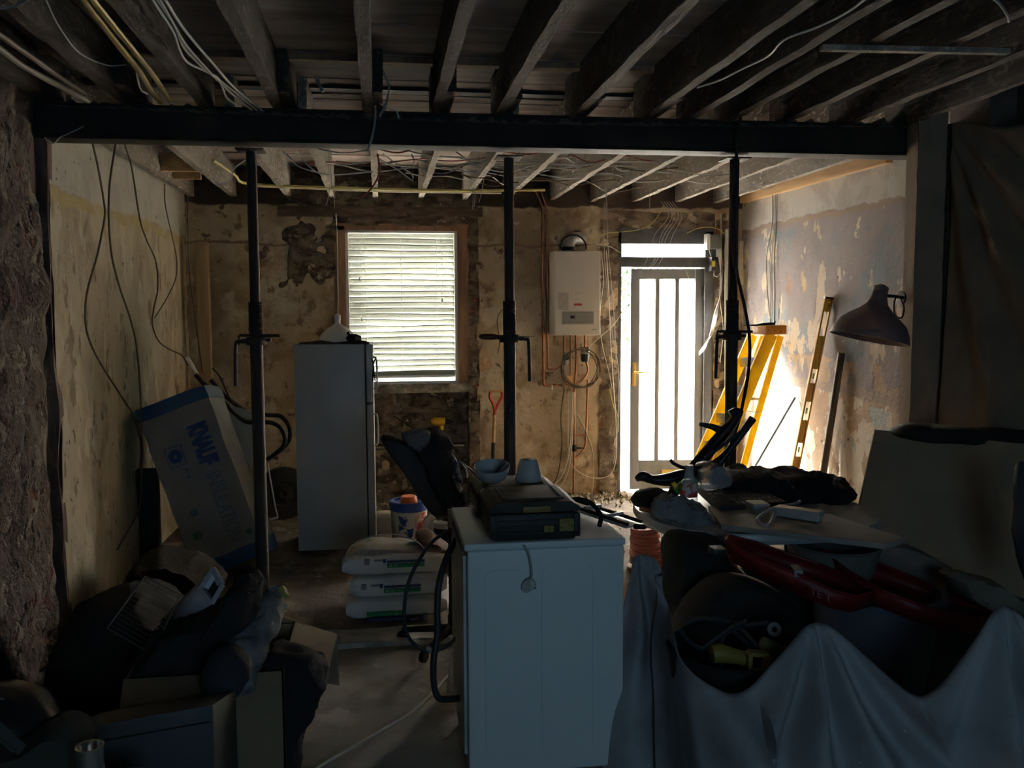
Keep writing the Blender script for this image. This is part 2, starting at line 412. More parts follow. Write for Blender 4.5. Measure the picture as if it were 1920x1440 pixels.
mb.box((XL - .3, YF + .04, -.05), (wx0, YF + .34, 3.1)); mb.box((wx1, YF + .13, -.05), (dx0, YF + .34, 3.1)); mb.box((wx1 + .02, YF + .04, -.05), (dx0, YF + .34, 3.1)); mb.box((dx1, YF + .04, -.05), (XR + .3, YF + .34, 3.1))
mb.box((wx0, YF + .13, -.05), (wx1, YF + .34, wz0)); mb.box((wx0, YF + .04, wz1), (wx1, YF + .34, 3.1)); mb.box((dx0, YF + .04, dz1), (dx1, YF + .34, 3.1))
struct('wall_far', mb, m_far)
# stripped brick patches round and under the window
mb = MB()
def rub(x, z): return Vector((x, YF - .012 + .035 * nzz(x, z, 0, 5) + .012 * nzz(x, z, 3, 17), z))
def pnl(x0, x1, z0, z1, off=0):
    mb.grid(rgrid(x0, x1, z0, z1, max(2, int((x1 - x0) * 45)), max(2, int((z1 - z0) * 45)), lambda x, z: rub(x, z) + Vector((0, off, 0))))
mb.grid(rgrid(bx0 - .12, wx0 + .02, 1.80, 3.0, 45, 60, lambda x, z: rub(x, z) + Vector((0, .002 + .06 * max(0, 1 - min((x - bx0 + .12) / .16, (z - 1.80) / .20) + .5 * nzz(x, z, 8, 7)), 0)))); pnl(wx0, wx1, wz1, 3.0); pnl(wx1 - .02, bx1 + .02, -.02, 3.0); pnl(wx0 + .25, wx1 - .01, -.02, wz0, .12); pnl(dx0 - .10, dx1 + .1, dz1 + .02, dz1 + .17)
pnl(dx0 - .17, dx0, 0, dz1 + .1); pnl(dx1, dx1 + .14, 0, dz1 + .1)
mb.wob(.01, 13)
struct('trim_3', mb, m_rubble, label='bare brick showing round the window and the back door')
# brick ledge lip round the top of the window
mb = MB()
mb.box((bx0 - .05, YF - .035, 2.42 + .10), (bx1 + .05, YF + .02, 2.60)); mb.wob(.015, 9)
struct('trim_4', mb, mat('dark timber lintel', (.10, .07, .05), .9, col2=(.17, .12, .09), scale=6, stretch=(1, 1, 4), bump=.7), label='blackened timber lintel over the window')
# right wall
mb = MB()
mb.grid(rgrid(4.62, YF + .05, -.05, 2.69, 100, 80, lambda y, z: Vector((XR + .010 * nzz(y, z, 0, 2.0) + .005 * nzz(y, z, 4, 10), y, z))))
mb.box((XR + .03, 4.62, -.05), (XR + .3, YF + .3, 3.1))
struct('wall_right', mb, m_right)
mb = MB(); mb.box((XR + .14, YBACK, -.05), (XR + .44, 4.62, 3.1)); mb.box((XR - .02, 4.60, -.05), (XR + .3, 4.95, 3.1))
struct('wall_right_near', mb, mat('dull brown plaster', (.20, .16, .13), .9, col2=(.13, .10, .085), scale=3, bump=.4))
# stub of the removed wall that carries the beam
nx0 = P(1707, 500, 4.70).x
m_nib = mat('dirty plaster pier', (.34, .25, .18), .9, col2=(.26, .19, .135), scale=3, bump=.5, bscale=20)
mb = MB(); 
mb.grid(rgrid(0, .17, -.02, 2.93, 10, 120, lambda x, z: Vector((nx0 + x + .010 * nzz(x, z, 0, 6), 4.66 + .008 * nzz(x, z, 3, 8), z))))
mb.box((nx0 + .006, 4.672, -.02), (nx0 + .17, 4.78, 2.92)); mb.box((nx0 + .19, 4.78, -.02), (XR + .16, 5.03, 2.69))
struct('wall_pier', mb, m_nib, label='plaster covered stub of wall carrying the right end of the beam')
# back wall behind the camera, with a bay opening that lets the cool daylight in
mb = MB()
mb.box((XL - .4, YBACK - .3, -.05), (0.1, YBACK, 3.1)); mb.box((1.7, YBACK - .3, -.05), (XR + .4, YBACK, 3.1))
mb.box((0.1, YBACK - .3, -.05), (1.7, YBACK, 0.8)); mb.box((0.1, YBACK - .3, 2.2), (1.7, YBACK, 3.1))
struct('wall_back', mb, mat('grey back plaster', (.35, .33, .31), .9, col2=(.28, .26, .25), scale=3))
win2 = MB()
for (a, b) in (((.10, .80), (.16, 2.2)), ((1.64, .80), (1.70, 2.2)), ((.16, 2.14), (1.64, 2.2)), ((.16, .80), (1.64, .86)), ((.87, .86), (.93, 2.14))):
    win2.box((a[0], YBACK - .2, a[1]), (b[0], YBACK - .12, b[1]))
w2 = struct('window_2', win2, m_white)
struct('pane', MB().box((.16, YBACK - .165, .86), (1.64, YBACK - .160, 2.14)), m_clear, w2)
portal('portal_back_window', .1, 1.7, .8, 2.2, YBACK - .35, 1)
# ceiling: boards on joists
mb = MB(); y = YBACK - .1
k = 0
while y < YF + .2:
    mb.box((XL - .4, y + .003, HB + .002 * (k % 3)), (XR + .5, y + .157, HB + .025)); y += .16; k += 1
mb.box((XL - .5, YBACK - .3, HB + .03), (XR + .6, YF + .4, HB + .2))
struct('ceiling', mb, m_board)
# outside ground
struct('ground', MB().box((-6, YF + .34, -.35), (10, 20, -.12)), mat('sunlit concrete path', (.55, .52, .47), .9, col2=(.42, .40, .36), scale=3))
struct('doorstep', MB().box((dx0 - .05, YF + .02, -.12), (dx1 + .05, YF + .75, -.005)), mat('stone step', (.55, .53, .50), .85, col2=(.4, .38, .35), scale=6, bump=.4))

# ---------------------------------------------------------------- window with blind
yi = YF + .09
def wr(x0, y0, x1, y1, Y): 
    a = P(x0, y0, Y); b = P(x1, y1, Y); return min(a.x, b.x), max(a.x, b.x), min(a.z, b.z), max(a.z, b.z)
W = struct('window_1', MB().box((wx0 + .06, YF + .20, wz0), (wx0 + .12, YF + .27, wz1)).box((wx1 - .12, YF + .20, wz0), (wx1 - .06, YF + .27, wz1)).box((wx0 + .06, YF + .20, wz1 - .07), (wx1 - .06, YF + .27, wz1)).box((wx0 + .06, YF + .20, wz0), (wx1 - .06, YF + .27, wz0 + .07)).box((wx0 + .12, YF + .21, (wz0 + wz1) / 2 - .025), (wx1 - .12, YF + .26, (wz0 + wz1) / 2 + .025)), m_white, label='white framed sash window behind the blind')
struct('pane', MB().box((wx0 + .12, YF + .232, wz0 + .07), (wx1 - .12, YF + .236, wz1 - .07)), m_clear, W)
lin = MB()
lin.box((wx0, YF - .01, wz0), (wx0 + .10, YF + .20, wz1)); lin.box((wx1 - .11, YF - .005, wz0 - .01), (wx1 - .01, YF + .20, wz1)); lin.box((wx0, YF - .01, wz1 - .04), (wx1 - .01, YF + .2, wz1 + .02))
struct('window_lining', lin, m_oldwood, W, bevel=.004)
ed = MB(); ed.box((wx0 + .10, YF + .0, wz0), (wx0 + .125, YF + .22, wz1 - .04)); ed.box((wx1 - .137, YF + .0, wz0), (wx1 - .11, YF + .22, wz1 - .04)); ed.box((wx0 + .1, YF + .0, wz1 - .06), (wx1 - .11, YF + .2, wz1 - .035)); ed.box((wx0 + .05, YF + .03, wz0 - .02), (wx1 - .02, YF + .22, wz0 + .012))
struct('window_edge', ed, m_white, W, bevel=.003)
sl = MB(); sl.grid(rgrid(wx0 + .2, wx1 + .0, YF - .02, YF + .16, 50, 8, lambda x, y: Vector((x, y, wz0 - .02 + .018 * nzz(x, y, 0, 16) + .012 * nzz(x, y, 0, 6)))))
sl.grid(rgrid(wx0 + .2, wx1 + .0, wz0 - .09, wz0 - .01, 50, 5, lambda x, z: Vector((x, YF - .015 + .03 * nzz(x, z, 4, 14), z))))
struct('window_sill', sl, mat('broken mortar bed', (.42, .38, .32), .95, col2=(.22, .18, .14), scale=12, bump=.9, bscale=30), W)
sx0, sx1 = P(651, 580, yi).x, P(853, 580, yi).x
bz1, bz0 = P(750, 438, yi).z, P(750, 706, yi).z
B = thing('venetian_blind', 'white venetian blind closed over the kitchen window', 'blind')
MB().box((sx0 - .01, yi - .025, bz1 - .0), (sx1 + .01, yi + .035, bz1 + .045)).build('headrail', m_white, B, bevel=.003)
ns = 25; s_ = MB()
for i in range(ns):
    z = bz1 - .02 - (bz1 - bz0 - .05) * i / (ns - 1)
    a = -math.radians(62 + 3 * math.sin(i * .7))
    rows = []
    for k in range(5):
        u = (k / 4 - .5) * .057; cv = .0045 * (1 - (k / 2 - 1) ** 2)
        rows.append([Vector((x, yi + u * math.cos(a) - cv * math.sin(a), z + u * math.sin(a) + cv * math.cos(a) + .003 * math.sin(x * 5 + i))) for x in [sx0 + (sx1 - sx0) * q / 12 for q in range(13)]])
    s_.grid(rows)
s_.build('slats', m_slat, B, solid=.0015)
MB().box((sx0, yi - .02, bz0 - .012), (sx1, yi + .025, bz0 + .012)).build('bottom_rail', m_white, B, bevel=.003)
for fx in (.17, .5, .83):
    x = sx0 + (sx1 - sx0) * fx
    MB().tube([(x, yi - .027, bz1), (x, yi - .027, bz0)], .0016, n=5).tube([(x, yi + .027, bz1), (x, yi + .027, bz0)], .0016, n=5).build('ladder_cord', m_whitec, B)
for (px, p0, p1) in ((674, 440, 520), (829, 440, 560), (678, 440, 596)):
    a = P(px, p0, yi - .04); b = P(px, p1, yi - .04); c = MB().tube([a, b], .0015, n=5).build('pull_cord', m_whitec, B)
    MB().lathe([(.001, 0), (.006, -.004), (.007, -.03), (.001, -.032)], b, n=8).build('cord_toggle', m_greyc, c)
portal('portal_window', wx0 + .1, wx1 - .1, wz0, wz1, YF + .30, -1)

# ---------------------------------------------------------------- back door
D = struct('door_1', MB(), m_frame, label='half glazed grey back door standing slightly open with a glass light over it')
fz1 = dz1
x_l0, x_l1 = dx0, P(1167, 600, YF).x
fr = MB()
fr.box((dx0, YF - .0, 0), (dx0 + .035, YF + .12, fz1)); fr.box((P(1321, 600, YF).x, YF - .0, 0), (dx1 - .01, YF + .12, fz1))
zt1, zt0 = P(1240, 457, YF).z, P(1240, 483, YF).z
fr.box((dx0, YF, zt1), (dx1 - .01, YF + .12, fz1)); ztr = P(1240, 501, YF).z
fr.box((dx0, YF - .015, ztr), (dx1 - .01, YF + .12, zt0)); fr.box((dx0, YF - .028, zt0 - .012), (dx1 - .01, YF + .0, zt0 + .004))
fr.box((dx0, YF, fz1 - .01), (dx1, YF + .14, fz1 + .03))
struct('door_frame', fr, m_frame, D, bevel=.004)
struct('fanlight_pane', MB().box((dx0 + .035, YF + .055, zt0), (P(1321, 600, YF).x, YF + .061, zt1)), m_glass, D)
# leaf, hinged at the right and opening outwards by a few degrees
hx = P(1318, 600, YF + .06).x; hy = YF + .06
Lw = hx - P(1181, 600, YF + .12).x; ANG = math.radians(5)
Rz = Matrix.Rotation(-ANG, 3, 'Z')
def lp(x, y, z): return Vector((hx, hy, 0)) + Rz @ Vector((-Lw + x, y, 0)) + Vector((0, 0, z))
lz1 = ztr - .01; lz0 = P(1250, 917, YF + .06).z
leaf = MB()
def lbox(mb, x0, x1, z0, z1, y0=-.022, y1=.022):
    mb.add([lp(x, y, z) for z in (z0, z1) for y in (y0, y1) for x in (x0, x1)], [(0, 2, 3, 1), (4, 5, 7, 6), (0, 1, 5, 4), (2, 6, 7, 3), (0, 4, 6, 2), (1, 3, 7, 5)])
gz1, gz0 = P(1240, 523, YF + .06).z, P(1240, 863, YF + .06).z
s0 = .085; gl = (Lw - 2 * s0 - 2 * .04) / 3
lbox(leaf, 0, s0, lz0, lz1); lbox(leaf, Lw - s0 + .005, Lw, lz0, lz1); lbox(leaf, s0, Lw - s0, gz1, lz1); lbox(leaf, s0, Lw - s0, lz0, lz0 + .07); lbox(leaf, s0, Lw - s0, gz0 - .05, gz0)
for k in (1, 2): lbox(leaf, s0 + gl * k + .04 * (k - 1), s0 + gl * k + .04 * k, gz0, gz1)
lbox(leaf, s0, Lw - s0, lz0 + .06, gz0 - .04, -.010, .010)
LF = struct('door_leaf', leaf, m_doorgrey, D, bevel=.003)
for k in range(3):
    pn = MB(); lbox(pn, s0 + (gl + .04) * k, s0 + (gl + .04) * k + gl, gz0, gz1, -.004, .002); struct('pane', pn, m_glass, LF)
hd = MB(); hz = P(1187, 705, YF).z
lbox(hd, .018, .052, hz - .10, hz + .12, -.03, -.022); a = lp(.035, -.03, hz + .03); b = lp(.035, -.07, hz + .03); c = lp(.14, -.07, hz + .025)
hd.tube([a, b, c], .008, n=8)
struct('door_handle', hd, m_brass, LF, bevel=.002)
for z in (lz1 - .25, lz0 + .3):
    h_ = MB(); h_.tube([(hx + .004, hy - .03, z), (hx + .004, hy - .03, z + .09)], .008, n=8); h_.box((hx - .03, hy - .027, z), (hx + .035, hy - .022, z + .09)); struct('hinge', h_, m_frame, LF)
lb = MB(); lbox(lb, .30, .56, gz0 - .13, gz0 - .09, -.030, -.022); struct('letterbox', lb, m_brass, LF, bevel=.002)
portal('portal_door', dx0 + .03, dx1 - .03, 0.0, dz1, YF + .30, -1)
# shrub outside seen through the gap
bs = thing('garden_shrub', 'green leafy shrub outside seen through the gap beside the back door', 'shrub')
lv = MB(); rnd = random.Random(3)
for i in range(900):
    c = Vector((rnd.gauss(0, .34), rnd.gauss(0, .25), rnd.gauss(0, .30))) + Vector((P(1171, 520, 11).x, 11, 1.95))
    d = Vector((rnd.uniform(-1, 1), rnd.uniform(-1, 1), rnd.uniform(-1, 1))).normalized() * .05; e = d.cross(Vector((0, 0, 1))).normalized() * .022 if abs(d.z) < .049 else Vector((.02, 0, 0))
    lv.add([c - d, c + e, c + d, c - e], [(0, 1, 2, 3)])
lv.build('foliage', mat('shrub leaf', (.012, .035, .010), .6, col2=(.02, .05, .014), scale=5, transl=.3), bs)
cx = P(1171, 520, 11).x
MB().tube([(cx, 11, -.13), (cx + .03, 11, .9), (cx - .04, 11, 2.1)], [.05, .035, .01], smooth=4).build('stem', m_oldwood, bs)
# ---------------------------------------------------------------- beam
mb = MB()
bl, br = XL - .28, nx0 + .19
def beamy(z, x): return .006 * noise.noise(Vector((x * 4, z * 9, 0)))
z0, z1 = 2.552, 2.722
# I section, with the slight sag of its load
def sag(mb):
    for v in mb.v: v.z -= .038 * math.sin(PI * min(1, max(0, (v.x - bl) / (br - bl))))
    return mb
mb.box((bl, YBM, z0), (br, YBM + .15, z0 + .014)); mb.box((bl, YBM, z1 - .014), (br, YBM + .15, z1)); mb.box((bl, YBM + .068, z0), (br, YBM + .082, z1))
beam = thing('steel_beam', 'long black steel beam spanning the whole room on three props', 'beam')
sag(mb).build('flanged_beam', m_steel, beam, bevel=.002)
pk = MB().box((bl, YBM + .004, z0 + .016), (br, YBM + .066, z1 - .016)).wob(.004, 7); sag(pk).build('packing_board', m_steel, beam)
mp = MB(); rnd = random.Random(8)
top = [Vector((bl + (br - bl) * i / 260, YBM + .01, z1 - .01 + max(0, .028 + .045 * noise.noise(Vector((i * .35, 2, 0))) + .02 * noise.noise(Vector((i * .9, 7, 0)))) )) for i in range(261)]
mp.grid([[Vector((t.x, YBM - .004, z1 - .01)) for t in top], top, [Vector((t.x, YBM + .13, t.z)) for t in top], [Vector((t.x, YBM + .15, z1 - .01)) for t in top]])
sag(mp.wob(.006, 25)).build('mortar_bed', m_mortar, beam, ang=.4)
# ---------------------------------------------------------------- joists
ords = ['first', 'second', 'third', 'fourth', 'fifth', 'sixth', 'seventh', 'eighth', 'ninth', 'tenth', 'eleventh', 'twelfth', 'thirteenth', 'fourteenth']
near = [-1.57, -1.21, -.845, -.49, -.045, .30, .63, 1.035, 1.42, 1.66, 1.88, 2.20, 2.56, 2.90]
def joist(name, x, y0, y1, z0, z1, w, m, seed, n=60):
    j = MB(); rings = []
    for i in range(n + 1):
        y = y0 + (y1 - y0) * i / n; d = lambda a, b: .006 * noise.noise(Vector((a * 9 + seed, y * 6, b * 9)))
        dz = .005 * noise.noise(Vector((seed, y * 3, 0)))
        rings.append([Vector((x - w / 2 + d(0, 0), y, z0 + d(1, 1) + dz)), Vector((x + w / 2 + d(2, 0), y, z0 + d(3, 1) + dz)), Vector((x + w / 2 + d(4, 0) * .5, y, z1)), Vector((x - w / 2 + d(5, 0) * .5, y, z1))])
    j.loft(rings); return j.build(name, m, ang=.5)
for i, r in enumerate(near):
    x = r
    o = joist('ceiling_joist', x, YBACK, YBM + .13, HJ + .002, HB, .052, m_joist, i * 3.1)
    if i in (1, 3, 4, 5, 6, 7, 8): MB().box((x + .028, YBM - .32 - .05 * (i % 3), HJ + .02), (x + .075, YBM + .15, HB)).wob(.004, 9).build('lapped_end', m_joist, o)
    tag(o, 'dark rough ceiling joist over the near room, %s from the left' % ords[i], 'joist', 'joists over the near room')
far = [-1.56, -1.215, -.76, -.387, -.025, .366, .744, 1.11, 1.525, 1.90, 2.285, 2.69, 3.05]
for i, r in enumerate(far):
    x = r
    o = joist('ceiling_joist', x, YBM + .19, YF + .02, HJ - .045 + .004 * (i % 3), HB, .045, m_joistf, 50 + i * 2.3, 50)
    tag(o, 'lime splashed ceiling joist beyond the beam, %s from the left' % ords[i], 'joist', 'joists over the kitchen')
# new timber strips against the walls
o = MB().bar(PX(1392, 372, XR - .03), PX(1668, 292, XR - .03), .05, .09).build('timber_batten', m_newwood, bevel=.003); tag(o, 'fresh pine batten along the top of the right wall', 'timber')
for (a, b, Y1, s, lab) in (((1540, 90), (1890, 97), 3.9, .03, 'thin pale batten nailed under the dark joists at top right'),):
    o = MB().bar(PZ(*a, HJ - .012), PZ(*b, HJ - .012), .035, .02).build('timber_batten', m_joistf, bevel=.002); tag(o, lab, 'timber')
for (q, Y, lab) in (([(300, 320), (380, 330)], 6.9, 'orange pine noggin between joists above the left wall, nearer one'), ([(316, 345), (378, 360)], 7.3, 'orange pine noggin between joists above the left wall, farther one')):
    a = P(*q[0], Y); b = P(*q[1], Y); a.z = b.z = HJ + .06; o = MB().bar(a, b, .045, .13).build('timber_noggin', m_newwood, bevel=.003); tag(o, lab, 'timber')
# cross battens under the boards seen above the beam
for (Y, w, h, lab) in ((4.55, .06, .03, 'thin brown strip crossing under the floorboards just short of the beam'), (5.15, .09, .02, 'dark strip crossing under the floorboards just beyond the beam')):
    mb = MB(); mb.box((XL, Y, HB - h), (XR - .1, Y + w, HB - .001)); o = mb.build('floorboard_batten', m_oldwood if Y < 5 else m_steel); tag(o, lab, 'timber')
# ================================================================ PROPS
def ring(c, r, axis=(0, 0, 1), n=16): 
    q = Vector((0, 0, 1)).rotation_difference(Vector(axis).normalized()); return [Vector(c) + q @ Vector((r * math.cos(2 * PI * i / n), r * math.sin(2 * PI * i / n), 0)) for i in range(n)]
m_prop = mat('rusty painted prop', (.05, .042, .04), .65, col2=(.11, .055, .035), scale=6, stretch=(1, 1, .3), bump=.4, bscale=40, spec=.3)
def prop(px, lab, zc, side, pin=True):
    x = P(px, 700, YBM + .07).x; y = YBM + .075
    t = thing('steel_prop', lab, 'steel prop', 'props under the beam')
    MB().box((x - .07, y - .07, .028), (x + .07, y + .07, .036)).build('base_plate', m_prop, t, bevel=.001)
    zt = 2.552 - .038 * math.sin(PI * (x - (XL - .28)) / (P(1707, 500, 4.70).x + .05 - (XL - .28)))
    MB().box((x - .07, y - .07, zt - .008), (x + .07, y + .07, zt)).build('top_plate', m_prop, t, bevel=.001)
    MB().lathe([(.0, .035), (.0335, .035), (.0335, zc - .03), (.0, zc - .03)], (x, y, 0), n=20).build('outer_tube', m_prop, t)
    MB().lathe([(.0, zc - .05), (.0265, zc - .05), (.0265, zt - .006), (.0, zt - .006)], (x, y, 0), n=20).build('inner_tube', m_prop, t)
    th = MB(); k = 0; z = zc - .02
    prof = []
    while z < zc + .19: prof += [(.034, z), (.037, z + .004), (.034, z + .008)]; z += .008
    th.lathe(prof, (x, y, 0), n=18).build('threaded_sleeve', m_prop, t)
    cl = MB().lathe([(.034, zc - .03), (.052, zc - .028), (.055, zc - .005), (.05, zc + .012), (.034, zc + .014)], (x, y, 0), n=20)
    cl.box((x - .075, y - .02, zc - .012), (x + .075, y + .02, zc + .004)); cl.build('collar_nut', m_prop, t, bevel=.002)
    s = side; h = MB().tube([(x + s * .045, y - .03, zc - .01), (x + s * .085, y - .035, zc - .012), (x + s * .10, y - .035, zc - .035), (x + s * .105, y - .035, zc - .24)], .0095, smooth=4, n=8); h.build('collar_handle', m_prop, t)
    if pin: MB().tube([(x - .085, y, zc + .022), (x + .12, y, zc + .018)], .008, n=8).tube([(x - .085, y, zc + .022), (x - .088, y, zc - .03)], .006).build('locking_pin', m_prop, t)
    return x, y
ZC = P(960, 632, YBM + .07).z
prop(482, 'rust brown steel prop beside the fridge, leftmost of the three under the beam', ZC, -1)
xm, ym = prop(956, 'black steel prop in the middle of the room, pinned by a wooden handled tool', ZC, 1, False)
xr_, yr_ = prop(1372, 'black steel prop under the beam in front of the back door, rightmost of three', ZC, -1)
t = thing('screwdriver', 'wooden handled spike pushed through the middle prop as a pin', 'tool')
MB().tube([P(912, 632, ym), P(1003, 631, ym)], [.007, .006, .001], n=8).build('spike', m_steel, t)
a, b = P(897, 630, ym - .0), P(942, 632, ym - .0)
a = P(898, 631, ym); b = P(940, 632, ym); MB().tube([a, a + (b - a) * .15, a + (b - a) * .6, a + (b - a) * .85, b], [.004, .016, .017, .011, .013], n=10, smooth=3).build('wooden_handle', mat('dark red wood', (.14, .045, .03), .5), t)
cable('tie_wire', [P(948, 574, ym - .04), P(935, 590, ym - .05), P(932, 608, ym - .05), P(937, 640, ym - .045), P(933, 664, ym - .05)], .0022, m_brownc, 'thin bent wire hanging on the middle prop', 'wire')

# ================================================================ BOILER AND PIPES
yb = YF - .33
b0, b1 = P(1040, 629, yb), P(1126, 471, yb)
BO = thing('gas_boiler', 'white wall hung gas boiler between the window and the back door', 'boiler')
MB().box((b0.x, yb, b0.z), (b1.x, YF - .02, b1.z)).build('casing', m_white if False else mat('ivory enamel', (.70, .67, .60), .4), BO, bevel=.008, seg=3)
pa, pb = P(1055, 607, yb), P(1112, 585, yb)
cp = MB().box((pa.x, yb - .008, pa.z), (pb.x, yb + .002, pb.z)).build('control_panel', mat('grey panel', (.30, .30, .28), .5), BO, bevel=.006, seg=3)
rm = MB(); 
for (u0, v0, u1, v1) in ((pa.x - .008, pa.z - .008, pb.x + .008, pa.z - .002), (pa.x - .008, pb.z + .002, pb.x + .008, pb.z + .008), (pa.x - .008, pa.z - .008, pa.x - .002, pb.z + .008), (pb.x + .002, pa.z - .008, pb.x + .008, pb.z + .008)): rm.box((u0, yb - .006, v0), (u1, yb, v1))
rm.build('panel_surround', mat('pale grey plastic', (.5, .5, .47), .4), BO, bevel=.002)
da, db = P(1069, 597, yb), P(1077, 592, yb); MB().box((da.x, yb - .010, da.z), (db.x, yb - .007, db.z)).build('display', m_black, cp)
la, lb = P(1047, 581, yb), P(1066, 548, yb); MB().box((la.x, yb - .0012, la.z), (lb.x, yb + .001, lb.z)).build('instruction_label', mat('grey printed label', (.55, .53, .48), .6, col2=(.40, .38, .35), scale=60), BO)
la, lb = P(1076, 580, yb), P(1091, 547, yb); lab_ = MB().box((la.x, yb - .0012, la.z), (lb.x, yb + .001, lb.z)).build('rating_label', mat('white label', (.72, .69, .62), .6), BO)
ra, rb = P(1076, 573, yb), P(1091, 569, yb); MB().box((ra.x, yb - .002, ra.z), (rb.x, yb, rb.z)).build('red_stripe', mat('red print', (.45, .06, .05), .5), lab_)
for (y_, w_) in ((549, .05), (552, .045), (560, .03), (563, .04)):
    q = P(1078, y_, yb); MB().box((q.x, yb - .0018, q.z), (q.x + w_, yb, q.z + .003)).build('print_line', m_greyc, lab_)
a, b = P(1109, 619, yb), P(1119, 617, yb); MB().box((a.x, yb - .0015, a.z), (b.x, yb, b.z)).build('small_badge', mat('grey print', (.45, .44, .42), .5), BO)
fl = thing('flue_elbow', 'dull metal flue elbow on top of the boiler with a cable looped over it', 'flue')
c0 = P(1077, 470, YF - .17); 
r_ = [P(1066, 472, YF - .20), P(1066, 458, YF - .20), P(1072, 448, YF - .18), P(1085, 447, YF - .1), P(1090, 447, YF + .02)]
MB().tube(r_, .055, n=20, smooth=5).build('bend', mat('scuffed galvanised sheet', (.42, .40, .37), .45, .5, col2=(.25, .23, .2), scale=12), fl)
MB().lathe([(.058, 0), (.066, .002), (.066, .03), (.058, .032)], P(1066, 470, YF - .20), n=20).build('clamp_ring', m_steel, fl)
cable('flue_cable', [P(1050, 468, YF - .24), P(1055, 450, YF - .24), P(1070, 441, YF - .24), P(1086, 443, YF - .22), P(1097, 455, YF - .22), P(1099, 468, YF - .22)], .007, m_blackm, 'black cable arched over the flue on the boiler')
yp = YF - .05
def pipe(pts, r, lab, Y=yp, m=m_copper, sm=5, cat='pipe', name='copper_pipe'):
    p = [Vector(q) if len(q) == 3 and isinstance(q, Vector) else P(q[0], q[1], Y) for q in pts]
    return tag(MB().tube(p, r, n=10, smooth=sm).build(name, m), lab, cat)
def rpipe(pts, r, lab, Y=yp, m=m_copper, name='copper_pipe'):
    """straight pipe with small bent corners"""
    q = [P(*p, Y) for p in pts]; out = [q[0]]
    for i in range(1, len(q) - 1):
        a, b, c = q[i - 1], q[i], q[i + 1]; d = min(.03, (a - b).length * .4, (c - b).length * .4)
        p0 = b + (a - b).normalized() * d; p1 = b + (c - b).normalized() * d
        out += [p0, (p0 + b * 2 + p1) / 4 * 1.0, p1] if False else [p0, (p0 + p1 + b * 2) / 4, p1]
    out.append(q[-1])
    return tag(MB().tube(out, r, n=10).build(name, m), lab, 'pipe')
rpipe([(1003, 357), (1012, 376), (1018, 392), (1018, 560), (1019, 724), (1048, 722)], .0115, 'copper pipe running down the wall beside the boiler, left of the pair')
rpipe([(1014, 357), (1021, 378), (1026, 395), (1026, 560), (1027, 692), (1034, 692)], .0095, 'copper pipe running down the wall beside the boiler, right of the pair')
pipe([(1034, 692), (1045, 691), (1055, 682), (1058, 668), (1058, 628)], .008, 'thin copper pipe curving up to the left underside of the boiler')
pipe([(1046, 722), (1070, 720), (1090, 714), (1101, 700), (1102, 690), (1099, 678)], .0095, 'copper pipe swept up beneath the black filling valve')
rpipe([(1070, 628), (1070, 700), (1068, 722)], .008, 'dark copper pipe dropping from the middle of the boiler')
rpipe([(1080, 628), (1080, 690), (1077, 730), (1077, 840), (1075, 946)], .0105, 'long brown copper pipe dropping from the boiler to the floor')
rpipe([(1097, 628), (1097, 652)], .0105, 'short copper tail between the boiler and the black filling valve')
pipe([(1102, 712), (1100, 780), (1099, 815), (1097, 835), (1090, 848), (1079, 858), (1076, 862)], .0095, 'copper pipe curving back to the long pipe low on the wall', sm=5)
rpipe([(1077, 816), (1099, 815)], .0085, 'short copper cross pipe low on the wall')
v = thing('stop_valve', 'black stop valve on the pipes low on the wall', 'valve'); q = P(1077, 840, yp - .01)
MB().lathe([(0, -.03), (.018, -.03), (.022, -.01), (.022, .01), (.018, .03), (0, .03)], q, n=14).build('body', m_steel, v); MB().tube([q, q + Vector((.09, -.02, 0))], [.012, .010, .004], n=8).build('lever', m_steel, v)
v = thing('filling_valve', 'black capped filling valve hanging under the boiler', 'valve'); q = P(1097, 651, yp - .03)
MB().lathe([(0, 0), (.045, 0), (.048, -.02), (.040, -.028), (.038, -.09), (.033, -.13), (0, -.132)], q, n=20).build('cap', m_black, v, ang=.5)
MB().lathe([(.0395, -.035), (.0405, -.035), (.040, -.06), (.0385, -.06)], q, n=20).build('printed_band', m_greyc, v)
v = thing('pipe_clip_box', 'small orange foam block on the pipes under the boiler', 'box'); q = P(1066, 712, yp - .05)
MB().box((q.x - .03, q.y - .025, q.z - .035), (q.x + .03, q.y + .03, q.z + .035)).build('block', mat('orange foam', (.75, .45, .15), .7), v, bevel=.004)
v = thing('isolating_valve', 'grey isolating valve on the pipe left of the orange block', 'valve'); q = P(1046, 722, yp)
MB().tube([q - Vector((.05, 0, 0)), q + Vector((.04, 0, 0))], [.010, .016, .012, .016, .010], n=10, smooth=2).build('body', m_steel, v); MB().tube([q - Vector((.055, .01, 0)), q - Vector((.055, .012, .045))], [.008, .005], n=8).build('test_nipple', m_white, v)
v = thing('pump_valve', 'grey and black valve body under the left of the boiler', 'valve'); q = P(1061, 670, yp)
MB().lathe([(0, -.07), (.014, -.07), (.024, -.05), (.022, -.02), (.030, 0), (.024, .03), (.012, .05), (0, .05)], q, n=14).build('body', m_greyc, v); MB().lathe([(0, 0), (.026, 0), (.022, .03), (0, .032)], q + Vector((0, -.02, 0)), axis=(0, -1, 0), n=12).build('knob', m_black, v)
